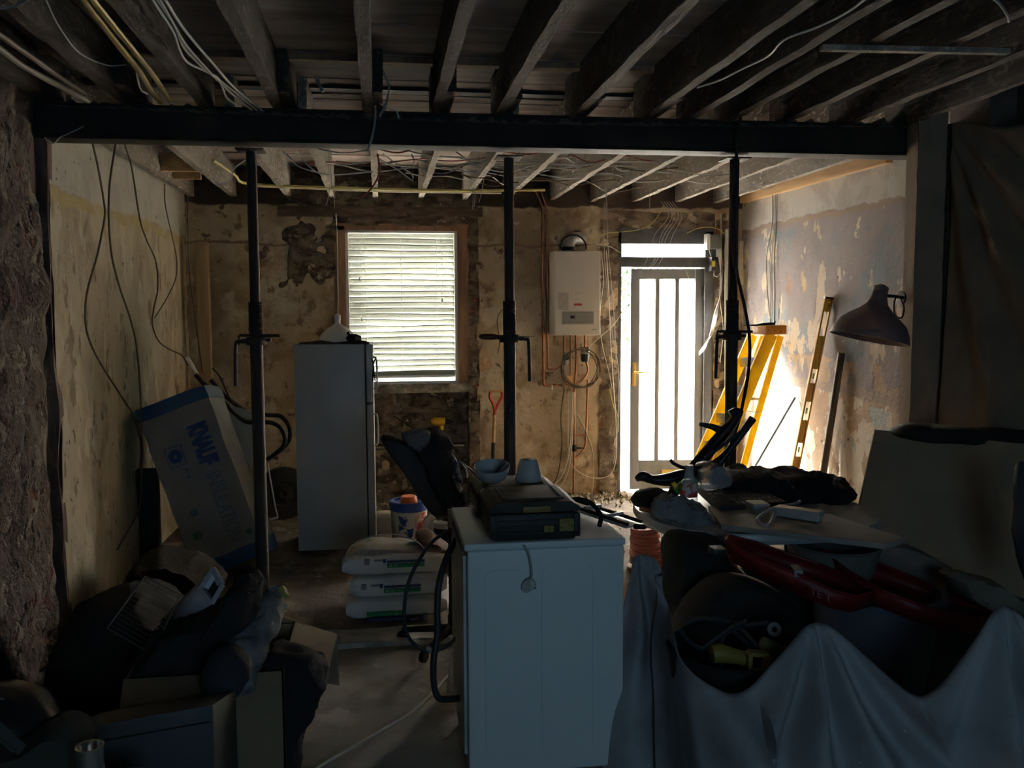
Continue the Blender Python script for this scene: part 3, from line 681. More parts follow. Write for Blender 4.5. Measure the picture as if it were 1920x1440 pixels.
# coiled cable under the boiler
cc = P(1087, 690, yp - .06); pts = []
for i in range(0, 100):
    a = i / 16 * 2 * PI; r = .165 + .010 * math.sin(i * .9) ; pts.append(cc + Vector((r * math.cos(a) * (1 + .04 * math.sin(i * .13)), -.015 * math.sin(i * .11) - .03, r * 1.05 * math.sin(a) + .01 * math.sin(i * .3))))
cable('coiled_cable', pts[:80], .0042, m_brownc, 'coil of brown cable looped round the pipes under the boiler', sm=2, n=5)
for pts, r, m, lab in (
    ([(1058, 730), (1052, 780), (1054, 830), (1050, 870), (1042, 900), (1028, 915)], .006, m_brownc, 'dark cable hanging left of the boiler pipes and curling off near the floor'),
    ([(1073, 735), (1072, 790), (1068, 840), (1062, 870), (1052, 895), (1040, 908)], .0055, m_cream, 'cream cable hanging beside the long brown pipe and curling left at the floor'),
    ([(1076, 735), (1075, 790), (1071, 845), (1066, 880), (1056, 905), (1044, 918)], .0045, m_cream, 'second cream cable hanging beside the long brown pipe'),
    ([(1066, 735), (1065, 800), (1066, 850), (1074, 875), (1100, 893), (1130, 896), (1148, 885), (1156, 850), (1155, 790), (1150, 720), (1145, 640), (1142, 560), (1137, 470)], .0035, m_cream, 'cream cable looping from the boiler pipes across to the door post'),
    ([(1080, 770), (1100, 810), (1112, 850), (1113, 900), (1108, 935), (1103, 962)], .0030, m_cream, 'thin cream cable trailing down to the floor from the boiler pipes'),
    ([(1083, 780), (1105, 830), (1116, 880), (1112, 930)], .0025, m_brownc, 'thin brown cable trailing beside the cream one'),
    ([(1100, 655), (1125, 632), (1150, 610), (1168, 582), (1180, 560)], .0028, m_cream, 'thin cream cable slanting from the filling valve up to the door'),
    ([(1098, 664), (1103, 668), (1120, 676), (1136, 685)], .0022, m_brownc, 'short thin wire poking right of the filling valve'),
    ([(1102, 452), (1120, 444), (1140, 437), (1160, 435), (1190, 432), (1215, 424), (1232, 408), (1244, 385)], .0028, m_yelc, 'yellowish cable rising from the flue over the door head'),
    ([(1104, 460), (1125, 459), (1145, 463), (1165, 475)], .0028, m_cream, 'thin cable running from the flue towards the fanlight'),
    ([(1127, 470), (1132, 520), (1128, 560), (1124, 600), (1130, 650), (1140, 690), (1148, 730)], .0028, m_cream, 'cream cable wandering down the right side of the boiler'),
    ([(1133, 380), (1133, 470), (1140, 560), (1150, 640), (1160, 700), (1158, 800), (1150, 870)], .003, m_greyc, 'grey cable running the full height of the door post'),
    ([(1138, 380), (1140, 460), (1147, 540), (1152, 600), (1155, 680)], .0028, m_greyc, 'second grey cable beside the first on the door post'),
): cable('cable', [P(*p, yp - .03) for p in pts], r, m, lab)
# cables slung over the door
for k, (a, b, c) in enumerate(((1258, 1228, 1200), (1264, 1240, 1216), (1270, 1246, 1212), (1276, 1252, 1218), (1282, 1262, 1226))):
    cable('cable', [P(1240 + k * 5, 378, YF - .14), P(a - 4, 405, YF - .14), P(b, 440, YF - .1), P((b + c) / 2 + 6, 470, YF - .08), P(c + 8, 498, YF - .06)], .0024, m_greyc, 'thin grey wire drooping across the fanlight, %s from the left' % ['first', 'second', 'third', 'fourth', 'fifth'][k], 'wire', 'wires drooping across the fanlight')
for k in range(4):
    cable('cable', [P(1352 - k * 2, 470, YF - .10), P(1350 + k, 540, YF - .12), P(1345 - k * 2, 590, YF - .14), P(1336 - k * 2, 625 + k * 2, YF - .16), P(1322, 645 + k * 3, YF - .2), P(1311, 660 + k * 2, YF - .22)], .0036, m_whitec, 'pale cable swinging from the door frame towards the leaf, %s from the right' % ['first', 'second', 'third', 'fourth'][k], 'cable', 'cables swinging beside the hinges')
for pts, r, m, lab in (
    ([(1288, 437), (1310, 428), (1330, 426), (1348, 430), (1360, 440)], .003, m_yelc, 'yellowish cable over the right end of the door head'),
    ([(1352, 400), (1352, 450), (1354, 520), (1350, 560), (1356, 620), (1350, 680)], .003, m_cream, 'cream cable hanging right of the door'),
    ([(1358, 610), (1335, 628), (1322, 640)], .0022, m_brownc, 'thin brown wire reaching from the right prop towards the door'),
    ([(1282, 500), (1288, 512), (1294, 530), (1295, 545)], .002, m_cream, 'short loose wire hanging over the door leaf'),
    ([(1143, 730), (1150, 760), (1158, 780), (1160, 810)], .0032, m_yelc, 'yellow cable at the left post of the back door'),
    ([(1333, 480), (1328, 460), (1335, 446), (1352, 442)], .003, m_cream, 'cream cable looped over the junction box by the door'),
): cable('cable', [P(*p, YF - .11) for p in pts], r, m, lab)
# electrics right of the door
jb = thing('junction_box', 'dark metal junction box beside the top of the back door', 'junction box'); a, b = P(1328, 466, YF - .12), P(1352, 440, YF - .12)
MB().box((a.x, YF - .12, a.z), (b.x, YF - .01, b.z)).build('box', mat('grey metal case', (.16, .16, .16), .5), jb, bevel=.004); a, b = P(1326, 468, YF - .13), P(1332, 438, YF - .13); MB().box((a.x, YF - .13, a.z), (b.x, YF - .04, b.z)).build('side_plate', m_white, jb, bevel=.002)
jb = thing('switch_box', 'small white and black switch with a yellow label below the junction box', 'switch'); a, b = P(1334, 508, YF - .1), P(1349, 482, YF - .1)
MB().box((a.x, YF - .1, a.z), (b.x, YF - .02, b.z)).build('box', m_black, jb, bevel=.003); a, b = P(1335, 500, YF - .104), P(1341, 489, YF - .104); MB().box((a.x, YF - .104, a.z), (b.x, YF - .099, b.z)).build('yellow_label', mat('yellow label', (.8, .68, .15), .5), jb)
MB().tube([P(1341, 508, YF - .08), P(1338, 515, YF - .1), P(1345, 519, YF - .1), P(1350, 512, YF - .08)], .004, smooth=4).build('wire_loop', m_whitec, jb)
a, b = P(1345, 482, YF - .06), P(1353, 464, YF - .06); jb = thing('meter_tail_block', 'pale blue connector block between the two boxes by the door', 'connector'); MB().box((a.x, YF - .06, a.z), (b.x, YF - .02, b.z)).build('block', mat('pale blue plastic', (.5, .56, .62), .4), jb, bevel=.004)
a, b = P(1386, 534, YF - .05), P(1402, 452, YF - .05); o = MB().box((a.x, YF - .05, a.z), (b.x, YF - .0, b.z)).build('cable_cover', mat('cream pvc', (.66, .61, .46), .45), bevel=.006); tag(o, 'cream plastic cover box on the wall right of the door behind the prop', 'cover')
rpipe([(1362, 430), (1362, 700), (1363, 860)], .02, 'pale plastic pipe rising in the corner behind the right prop', YF - .06, m_cream, 'waste_pipe')
# vertical conduits on the right wall
for k, (x0, x1, m, lab) in enumerate(((1449, 1438, m_brownc, 'thin brown cable bowed down the right wall, leftmost of the wall cables'), (1451, 1444, m_whitec, 'white cable clipped straight down the right wall above the ladder'), (1454, 1447, m_greyc, 'grey cable clipped down the right wall above the ladder'), (1457, 1452, m_greyc, 'thicker grey cable down the right wall, rightmost of the wall cables'))):
    cable('cable', [PX(x0, 362, XR - .02), PX(x0 - 1, 420, XR - .02), PX(x1, 480, XR - .02), PX(x1 + 1, 545, XR - .02), PX(x1 + (7 if k == 0 else 0), 606, XR - .02)], .0035 + .0012 * (k == 3), m, lab)
o = tag(MB().tube([P(1395, 610, 6.6), P(1418, 610, 6.6), P(1430, 608, 6.6), P(1452, 607, 6.6), P(1453, 602, 6.6)], [.002, .008, .010, .012, .008], n=8).build('hand_saw_handle', m_black), 'dark slim tool lying on top of the yellow ladder', 'tool')

# ================================================================ GAS PIPES ALONG FAR CEILING, CABLE TANGLE
pipe([PZ(400, 300, 2.70), PZ(440, 328, 2.67), P(470, 345, 7.35), P(640, 352, 7.35), P(830, 357, 7.35), P(1022, 356, 7.35)], .011, 'yellow gas pipe running along under the far joists', m=mat('yellow pipe sleeve', (.62, .52, .20), .5), name='gas_pipe')
pipe([P(480, 349, 7.40), P(700, 358, 7.40), P(940, 362, 7.40)], .008, 'thin pale pipe running just below the yellow gas pipe', m=m_cream, name='water_pipe')
rnd = random.Random(21); seen_lab = {}
cols = [m_whitec, m_greyc, m_whitec, m_cream, m_brownc, m_redc, m_greyc]
for k in range(22):
    x0 = rnd.uniform(-.6, 1.2); x1 = x0 + rnd.uniform(.8, 1.9); y0 = rnd.uniform(5.6, 7.2); y1 = y0 + rnd.uniform(-.4, .5); pts = []
    n = 7
    for i in range(n):
        u = i / (n - 1); pts.append(Vector((x0 + (x1 - x0) * u, y0 + (y1 - y0) * u + .12 * rnd.uniform(-1, 1), 2.705 + .03 * rnd.random() - (.05 * rnd.random() if i % 2 else 0))))
    xm_ = (x0 + x1) / 2; cn = ['white', 'grey', 'white', 'cream', 'brown', 'red', 'grey'][k % 7]
    where = 'above the fridge' if xm_ < .2 else 'above the window' if xm_ < .75 else 'left of the middle prop' if xm_ < 1.0 else 'right of the middle prop' if xm_ < 1.5 else 'above the boiler' if xm_ < 2.0 else 'above the back door'
    kk_ = (cn, where); seen_lab[kk_] = seen_lab.get(kk_, 0) + 1
    cable('ceiling_cable', pts, .0045, cols[k % 7], '%s%s cable threaded through the far joists %s' % (['', 'second ', 'third ', 'fourth ', 'fifth '][seen_lab[kk_] - 1], cn, where), 'cable', 'cable tangle in the far joists', n=5)
for k, pts in enumerate([[(392, 326), (405, 345), (432, 338), (438, 318), (460, 300)], [(530, 282), (548, 300), (560, 312), (590, 322), (625, 328), (700, 322)], [(555, 282), (572, 305), (592, 322)], [(700, 290), (715, 300), (745, 318), (765, 333), (775, 340)], [(718, 288), (740, 305), (770, 325), (775, 335)], [(772, 289), (776, 302), (774, 310)], [(1112, 297), (1090, 312), (1073, 322)], [(1232, 298), (1205, 308), (1185, 318), (1165, 320), (1150, 310)], [(1268, 305), (1268, 318), (1255, 324), (1215, 322), (1180, 330)], [(1408, 345), (1430, 355), (1450, 350), (1455, 338), (1445, 345), (1405, 350)]]):
    cable('ceiling_cable', [P(*p, 5.9 + .12 * k) for p in pts], .0045, m_whitec, 'white cable end curling down behind the beam, ' + ['left of the left prop', 'longest, running right from the left prop', 'short one right of the left prop', 'above the window, first from the left', 'above the window, second from the left', 'above the window, third from the left', 'right of the middle prop', 'above the door, nearer the boiler', 'above the door, nearer the right prop', 'right of the right prop'][k], 'cable', 'white cable ends behind the beam', n=5)
cable('ceiling_cable', [P(708, 288, 5.6), P(712, 320, 5.6), P(705, 340, 5.6), P(692, 358, 5.6), P(678, 370, 5.6)], .006, m_redc, 'dark red cable hanging behind the beam above the window')
for k, (x0, y0, x1, y1) in enumerate(((884, 350, 886, 392), (888, 350, 889, 388), (908, 320, 898, 380), (1136, 360, 1133, 402), (1214, 330, 1218, 395), (618, 340, 612, 385), (622, 345, 627, 390))):
    cable('hanging_wire', [Vector((P(x0, y0, 7.2).x, 7.2, 2.93)), P(x0, y0, 7.2) + Vector((0, 0, max(0, 2.69 - P(x0, y0, 7.2).z))), P((x0 + x1) / 2 + 2, (y0 + y1) / 2, 7.2), P(x1, y1, 7.2)], .003, m_greyc, 'wire end dangling below the far joists, ' + ['first just left of the middle prop', 'second just left of the middle prop', 'slanting one beside the middle prop', 'above the right of the boiler', 'above the back door', 'above the window frame corner', 'above the left of the window'][k], 'wire', 'wire ends dangling below the far joists', n=5)

# ================================================================ LEFT WALL CABLES
XC = XL + .07
for k, (pts, r, m, lab) in enumerate([
    ([(172, 262), (184, 315), (195, 380), (196, 410), (182, 480), (165, 540), (160, 580), (163, 622), (178, 662), (200, 700), (232, 750), (250, 780), (264, 830), (264, 880), (262, 950), (220, 1030)], .006, m_brownc, 'brown cable bowing left down the plastered left wall to the floor'),
    ([(218, 263), (206, 340), (204, 410), (210, 480), (225, 540), (245, 600), (256, 650), (262, 720), (265, 800), (266, 900), (260, 960)], .006, m_brownc, 'brown cable hanging straighter down the left wall behind the insulation pack'),
    ([(233, 267), (248, 320), (262, 410), (275, 450), (292, 490), (296, 540), (288, 580), (286, 610), (298, 640), (320, 656), (338, 664), (345, 672), (352, 685)], .0055, m_brownc, 'brown cable from the beam joined to a white connector at the wheelbarrow handle'),
    ([(309, 345), (310, 385), (322, 440), (331, 485), (330, 520), (315, 555), (300, 580), (290, 595)], .0045, m_brownc, 'short brown cable hanging from the joists to meet the long one on the left wall'),
    ([(352, 370), (353, 450), (356, 520), (364, 580), (372, 640), (380, 700)], .005, m_brownc, 'dark cable running down the back left corner')]):
    cable('hanging_cable', [PX(*p, XC + .02 * k) for p in pts], r, m, lab)
o = MB().tube([PX(352, 672, XC + .06), PX(369, 702, XC + .06)], .018, n=10).build('cable_connector', m_white); tag(o, 'short white sleeve on the end of the brown cable above the insulation pack', 'connector')
# timber in the corner
T = thing('timber_post', 'tall new pine post standing in the back left corner', 'timber')
a = P(387, 455, YF - .12); 
MB().box((P(373, 600, YF - .12).x, YF - .20, 0.0), (P(396, 600, YF - .12).x, YF - .12, a.z)).build('post', mat('tan pine', (.42, .29, .17), .75, col2=(.34, .23, .13), scale=3, stretch=(6, 6, .4)), T, bevel=.002)

# ================================================================ FRIDGE
F0, F1 = 6.36, 6.92
fx0, fx1 = P(554, 800, F0).x, P(686, 800, F0).x
ftz = P(620, 646, F0).z
m_fr = mat('white fridge enamel', (.44, .46, .45), .35, bump=.03, bscale=60)
FR = thing('fridge_freezer', 'white upright fridge freezer standing side on below the window blind', 'fridge')
MB().box((fx0, F0, .03), (fx1, F1, ftz)).build('cabinet', m_fr, FR, bevel=.006)
fsp = P(690, 757, F0).z
d1 = MB().box((fx1 + .008, F0 + .004, fsp + .006), (fx1 + .058, F1 - .004, ftz - .002)).build('freezer_door', m_fr, FR, bevel=.008, seg=3)
d2 = MB().box((fx1 + .008, F0 + .004, .06), (fx1 + .058, F1 - .004, fsp - .006)).build('fridge_door', m_fr, FR, bevel=.008, seg=3)
for d, z in ((d1, fsp + .1), (d2, fsp - .3)):
    MB().tube([(fx1 + .057, F0 + .05, z), (fx1 + .08, F0 + .05, z + .02), (fx1 + .08, F0 + .05, z + .2), (fx1 + .057, F0 + .05, z + .22)], .007, smooth=3).build('handle', m_greyc, d)
MB().box((fx1 - .001, F0 + .02, .04), (fx1 + .010, F1 - .02, ftz - .01)).build('door_seal', m_blackm, FR)
for (u, v) in ((fx0 + .04, F0 + .04), (fx1 - .04, F0 + .04), (fx0 + .04, F1 - .04), (fx1 - .04, F1 - .04)):
    MB().lathe([(0, 0), (.018, 0), (.018, .032), (0, .032)], (u, v, 0), n=10).build('foot', m_black, FR)
Lp = thing('pendant_lampshade', 'white dome lampshade sitting on the fridge with its flex running up past the window', 'lampshade')
q = P(634, 642, F0 + .2); q.z = ftz + .012
MB().lathe([(.135, 0), (.13, .02), (.11, .06), (.07, .095), (.035, .115), (.02, .13), (.018, .16), (.010, .165)], q, n=32).build('shade', mat('white enamel shade', (.8, .8, .77), .4), Lp, solid=.002)
MB().lathe([(0, .15), (.022, .15), (.022, .185), (.010, .20), (0, .20)], q, n=14).build('lamp_holder', m_white, Lp)
MB().tube([q + Vector((0, 0, .19)), P(634, 560, F0 + .35), P(633, 500, F0 + .6), P(632, 440, YF - .1), P(630, 400, YF - .1)], .004, smooth=5).build('flex', m_whitec, Lp)
o = MB(); rg = []
for i in range(9):
    u = i / 8; x = P(562 + 130 * u, 640, F0 + .12).x; rr = .03 * math.sin(PI * (.08 + .84 * u)) + .006
    rg.append([Vector((x, F0 + .14 + .09 * math.cos(a), ftz + .002 + max(0, rr * .7 * math.sin(a) + .008 * noise.noise(Vector((x * 30, a, 2)))))) for a in [2 * PI * k / 14 for k in range(14)]])
o.loft(rg); o = o.build('folded_rag', mat('dark red rag', (.09, .03, .035), .9, col2=(.04, .035, .03), scale=9, bump=.6)); tag(o, 'dark red and brown rag spread over the top of the fridge', 'rag')
G = thing('fabric_glove', 'dark rolled glove on top of the fridge beside the white shade', 'glove'); q = P(663, 632, F0 + .06); q.z = ftz + .035
MB().tube([q + Vector((-.05, .02, 0)), q, q + Vector((.05, 0, .0))], [.012, .036, .04, .02], n=12, smooth=3).wob(.012, 16).build('palm', m_blackm, G)
MB().tube([q + Vector((-.02, 0, 0)), q + Vector((-.04, -.01, .05))], [.014, .010], n=8, smooth=2).build('finger', m_blackm, G); MB().tube([q + Vector((.02, -.02, -.02)), q + Vector((.09, -.03, -.022))], [.014, .012, .008], n=8, smooth=2).build('finger', m_blackm, G)
K = thing('pliers', 'small pliers hanging on the right edge of the fridge door', 'pliers'); q = P(700, 672, F0 - .02)
MB().tube([q + Vector((-.012, 0, 0)), q + Vector((.0, 0, -.045)), q + Vector((-.006, 0, -.16))], .005, smooth=3).build('handle', m_steel, K); MB().tube([q + Vector((.014, 0, 0)), q + Vector((.0, -.004, -.045)), q + Vector((.010, 0, -.16))], .005, smooth=3).build('handle', m_steel, K)

# ================================================================ INSULATION PACK
Pb = P(434, 1062, 5.95); Pb.z = max(Pb.z, .04); Pt = P(318, 744, 6.12)
ax = (Pt - Pb); Lh = ax.length / 2; ax.normalize()
wdir = Vector((.93, .0, .0)); wdir = (Vector((1, -.12, 0)) - ax * Vector((1, -.12, 0)).dot(ax)).normalized()
dd = ax.cross(wdir).normalized(); dd = dd if dd.y > 0 else -dd
IN = thing('insulation_pack', 'white and blue plastic wrapped insulation pack leaning against the left wall', 'insulation')
m_wrap = mat('white polythene wrap', (.26, .25, .24), .4, col2=(.21, .205, .20), scale=3, bump=.35, bscale=14, spec=.5)
m_bluew = mat('blue polythene band', (.02, .08, .20), .35, bump=.35, bscale=14)
Hw, Hd = .235, .17
def wrapbox(u0, u1, grow=0.0):
    mb = MB(); rg = []
    n = 14
    for i in range(n + 1):
        u = u0 + (u1 - u0) * i / n; r = []
        for (sx, sy) in [(-1, -1), (-.5, -1), (0, -1), (.5, -1), (1, -1), (1, -.4), (1, .4), (1, 1), (.5, 1), (0, 1), (-.5, 1), (-1, 1), (-1, .4), (-1, -.4)]:
            bul = 1 + (.05 if abs(sx) < .9 or abs(sy) < .9 else -.06)
            p = (Pb + Pt) / 2 + ax * u * Lh + wdir * sx * (Hw + grow) * (bul if abs(sy) < .9 else 1) + dd * (sy * (Hd + grow) * (bul if abs(sx) < .9 else 1) + Hd)
            p += noise.noise_vector(p * 7) * .010; r.append(p)
        rg.append(r)
    return mb.loft(rg)
wrapbox(-.86, .86).build('wrap', m_wrap, IN, ang=.9)
wrapbox(.84, .985, .004).build('top_band', m_bluew, IN, ang=.9)
wrapbox(-1.0, -.84, .004).build('bottom_band', m_bluew, IN, ang=.9)
fr_ = -dd * .022 + dd * 0
face = (Pb + Pt) / 2 - dd * .020
m_blue = mat('blue print', (.015, .06, .20), .5); m_pale = mat('faint blue print', (.11, .14, .22), .5)
text('KNAUF', m_blue, IN, face + ax * Lh * .62 + wdir * .05, -ax, wdir, .16, bold=.011, sx=.53)
text('INSULATION', m_pale, IN, face + ax * Lh * .05 + wdir * .05, -ax, wdir, .145, sx=.56)
sq = MB(); c = face + ax * Lh * .35 - wdir * .09
for (a, b) in (((-1, -1), (1, -1)), ((1, -1), (1, 1)), ((1, 1), (-1, 1)), ((-1, 1), (-1, -1))): sq.bar(c + wdir * a[0] * .055 + ax * a[1] * .065, c + wdir * b[0] * .055 + ax * b[1] * .065, .004, .004, up=dd)
sq.lathe([(.012, 0), (.045, 0), (.045, .003), (.012, .003)], c, axis=-dd, n=24); sq.build('square_emblem', m_blue, IN)
def dot(cw, ca, r, m, nm='printed_spot'):
    MB().lathe([(0, 0), (r, 0), (r, .003), (0, .003)], face + wdir * cw + ax * ca * Lh, axis=-dd, n=16).build(nm, m, IN)
for ca in (.17, .09): dot(-.05, ca, .013, m_pale, 'printed_star')
dot(-.10, -.30, .028, m_pale, 'printed_ring'); dot(-.13, -.55, .03, mat('green print', (.04, .14, .08), .5), 'green_spot'); dot(.19, -.70, .02, MATS['green print'], 'green_spot')

# ================================================================ WHEELBARROW (stood on its nose)
WB = thing('wheelbarrow', 'grey wheelbarrow stood up behind the insulation pack', 'wheelbarrow')
yw = 7.2
def PL(l, Y, z=0): return [P(a, b, Y) for a, b in l]
fr_o = PL([(412, 757), (398, 790), (402, 850), (440, 905), (470, 885), (478, 800), (470, 770)], yw); bk = PL([(415, 770), (425, 800), (432, 850), (448, 890), (462, 880), (466, 810), (455, 775)], yw + .38)
MB().loft([fr_o, [v * 1 for v in fr_o], bk]).build('tray', mat('grey plastic tray', (.34, .35, .34), .45), WB, solid=.006, bevel=.003)
hm = m_black
MB().tube(PL([(366, 702), (385, 722), (420, 755), (455, 787), (475, 792), (505, 792), (524, 800), (534, 818), (532, 836), (515, 852), (500, 862)], yw - .12), .017, smooth=5).build('frame_tube', hm, WB)
MB().tube(PL([(395, 712), (420, 740), (460, 770), (500, 778), (525, 780), (540, 795), (544, 815), (538, 832), (520, 850)], yw + .3), .017, smooth=5).build('frame_tube', hm, WB)
wc = P(531, 925, yw + .1); 
MB().lathe([(.10, -.03), (.17, -.04), (.205, -.025), (.215, 0), (.205, .025), (.17, .04), (.10, .03)], wc, axis=(.15, -1, 0), n=32).build('tyre', m_blackm, WB)
MB().lathe([(0, -.02), (.03, -.035), (.09, -.012), (.11, -.03), (.11, .03), (.09, .012), (.03, .035), (0, .02)], wc, axis=(.15, -1, 0), n=24).build('wheel_hub', m_steel, WB)
MB().tube(PL([(502, 868), (507, 900), (516, 950), (521, 970)], yw - .05), .006, smooth=3).tube(PL([(521, 970), (505, 975)], yw - .05), .010).build('stay', m_greyc, WB)
for (a, b) in (((372, 650), (366, 700)),): pass
cable('black_hose', PL([(398, 690), (412, 706), (425, 735), (438, 760)], yw - .12), .006, m_black, 'thin black lead behind the wheelbarrow handles', 'cable')

# ================================================================ SPADE, DRILL, STRIPS UNDER THE WINDOW
S = thing('garden_spade', 'spade with a red D handle leaning on the wall between window and middle prop', 'spade'); ys = YF - .08
m_red = mat('red painted handle', (.50, .03, .03), .4)
MB().tube(PL([(919, 735), (918, 745), (924, 757), (927, 770)], ys), .011, smooth=3).tube(PL([(941, 735), (941, 745), (934, 757), (929, 770)], ys), .011, smooth=3).tube(PL([(928, 768), (927, 780)], ys), .015).build('yoke', m_red, S)
MB().tube(PL([(917, 733), (942, 733)], ys), .013, n=10).build('grip', m_newwood, S)
MB().tube(PL([(927, 778), (925, 832)], ys - .02), .015, n=10).build('shaft', m_newwood, S)
MB().tube(PL([(925, 830), (924, 870)], ys - .03), .017, n=10).build('socket', m_steel, S)
q0 = P(924, 868, ys - .03); bl_ = MB(); rows = []
for i in range(7):
    rows.append([q0 + Vector((-.09 + .03 * j, -.012 * math.cos((j - 3) * .5) - .02 * i / 6, -i / 6 * (q0.z - .005))) for j in range(7)])
bl_.grid(rows).build('blade', m_steel, S, solid=.003)
DR = thing('hammer_drill', 'yellow power drill resting in the recess under the window', 'drill'); yd = YF + .07
my = mat('yellow tool plastic', (.75, .45, .03), .4)
MB().tube(PL([(809, 792), (816, 790), (834, 791)], yd), [.018, .036, .04, .036], n=12, smooth=2).build('motor_housing', my, DR)
MB().tube(PL([(834, 791), (843, 791), (848, 791)], yd), [.028, .020, .012], n=12).tube(PL([(848, 791), (853, 790)], yd), .005).build('chuck', m_black, DR)
MB().tube(PL([(827, 794), (829, 806)], yd), [.022, .018], n=10).build('grip', my, DR)
a, b = P(700, 838, YF - .03), P(872, 833, YF - .03)
o = MB().tube([P(700, 834, YF - .03), P(872, 831, YF - .03)], .008, n=8).build('radiator_pipe', m_steel); tag(o, 'thin horizontal pipe low on the wall under the window, upper of two', 'pipe')
o = MB().tube([P(700, 840, YF - .03), P(870, 835, YF - .03)], .008, n=8).build('radiator_pipe', m_greyc); tag(o, 'thin horizontal pipe low on the wall under the window, lower of two', 'pipe')
cable('lead', PL([(738, 780), (760, 793), (775, 803), (800, 815)], YF - .01), .006, m_black, 'black rod slanting behind the tipped chair', 'rod', sm=2)
cable('lead', [P(858, 862, 5.6), P(905, 900, 5.55), P(1000, 1000, 5.4), P(1100, 1118, 5.3)], .006, m_black, 'thin black rod slanting down behind the white bowl', 'rod', sm=2)

# ================================================================ LADDER, LEVEL AND RODS ON THE RIGHT
m_yel = mat('yellow fibreglass rail', (.92, .70, .03), .4, col2=(.86, .62, .03), scale=5, transl=.4)
m_alu = mat('bare aluminium', (.75, .75, .75), .35, .7)
LD = thing('step_ladder', 'yellow folding step ladder leaning in the corner right of the back door', 'ladder')
yl = 6.75
def seg(a, b, Y1, Y2, w, h, nm, m): return MB().bar(P(*a, Y1), P(*b, Y2), w, h, up=(0, 1, 0)).build(nm, m, LD, bevel=.002)
def down(a, s, Y1, Y2):
    """extend a stile to the floor along its slope"""
    y = a[1]
    p = P(*a, Y1)
    for yy in range(int(a[1]), 1300, 2):
        q = P(a[0] + (yy - a[1]) * s, yy, Y2)
        if q.z <= 0.0: return q
    return q
A0, A1 = P(1411, 628, yl + .1), down((1411, 628), -.43, yl + .1, yl - .1)
B0, B1 = P(1446, 626, yl - .1), down((1446, 626), -.415, yl - .1, yl - .35)
MB().bar(A0, A1, .075, .028, up=(0, 1, 0)).build('stile', m_yel, LD, bevel=.002)
MB().bar(B0, B1, .095, .028, up=(0, 1, 0)).build('stile', m_yel, LD, bevel=.002)
C0, C1 = P(1431, 630, yl + .12), down((1431, 630), -.34, yl + .12, yl + .12); D0, D1 = P(1463, 630, yl - .05), down((1463, 630), -.285, yl - .05, yl - .05)
MB().bar(C0, C1, .05, .022, up=(0, 1, 0)).build('rear_leg', m_yel, LD, bevel=.002); MB().bar(D0, D1, .05, .022, up=(0, 1, 0)).build('rear_leg', m_yel, LD, bevel=.002)
for k in range(1, 7):
    u = k / 7; a = A0.lerp(A1, u); b = B0.lerp(B1, u); MB().bar(a, b, .03, .075, up=(0, .2, 1)).build('tread', m_alu, LD, bevel=.002)
for u in (.33, .7):
    MB().bar(C0.lerp(C1, u), D0.lerp(D1, u), .025, .02).build('rear_brace', m_alu, LD, bevel=.001)
MB().bar(B0.lerp(B1, .38), D0.lerp(D1, .40), .018, .006).build('spreader', m_alu, LD); MB().bar(A0.lerp(A1, .38), C0.lerp(C1, .40), .018, .006).build('spreader', m_alu, LD)
pa_, pb_ = P(1436, 619, yl - .08), P(1472, 618, yl - .08)
MB().obox((pa_ + pb_) / 2 + Vector((-.03, .05, 0)), (pb_ - pa_) / 2 + Vector((.006, 0, 0)), Vector((-.015, .10, 0)), Vector((0, 0, .035))).build('top_cap', mat('orange plastic cap', (.72, .30, .03), .45), LD, bevel=.006)
for (u, v) in ((1441, 619), (1452, 620), (1464, 622)): MB().lathe([(0, 0), (.005, 0), (.005, .003), (0, .003)], P(u, v, yl - .25), axis=(0, -1, 0), n=8).build('rivet', m_steel, LD)
SL = thing('spirit_level', 'long brown and yellow spirit level leaning on the right wall', 'spirit level')
a = PX(1554, 557, XR - .03); b = Vector((XR - .33, a.y + .45, 0.0)); 
for yy in range(880, 1200, 2):
    q = P(1554 - (yy - 557) * .197, yy, a.y + .30)
    if q.z <= .0: b = q; break
dv = (b - a).normalized(); sd = dv.cross(Vector((0, 1, 0))).normalized()
sb = MB(); m_lev = mat('yellow brown level body', (.66, .38, .07), .5, col2=(.50, .27, .06), scale=6)
sb.bar(a + sd * .026, b + sd * .026, .012, .024, up=(0, 1, 0)); sb.bar(a - sd * .026, b - sd * .026, .012, .024, up=(0, 1, 0))
L_ = (b - a).length
for (u0, u1) in ((0, .06), (.16, .30), (.36, .44), (.52, .62), (.68, .78), (.86, 1)): sb.bar(a.lerp(b, u0), a.lerp(b, u1), .042, .008, up=(0, 1, 0))
sb.build('frame', m_lev, SL, bevel=.001)
for u in (.33, .48, .65): MB().tube([a.lerp(b, u - .012), a.lerp(b, u + .012)], .008, n=8).build('vial', mat('vial green', (.6, .75, .3), .2), SL)
for u in (0.003, .997): MB().bar(a.lerp(b, u - .003), a.lerp(b, u + .003), .07, .03, up=(0, 1, 0)).build('end_cap', m_black, SL)
def lean(a, sl, dy, r, m, nm, lab, cat, y0=880):
    b = None
    for yy in range(y0, 1300, 2):
        q = P(a[0] + (yy - a[1]) * sl, yy, PX(*a, XR - .03).y + dy)
        if q.z <= r: b = q; break
    b.x = min(b.x, XR - .06)
    o = MB().tube([PX(*a, XR - .03), b], r, n=10).build(nm, m); return tag(o, lab, cat)
lean((1578, 662), -.152, .2, .026, mat('dull brown pipe', (.13, .10, .075), .6), 'pipe_length', 'dark brown pipe leaning on the right wall beside the spirit level', 'pipe')
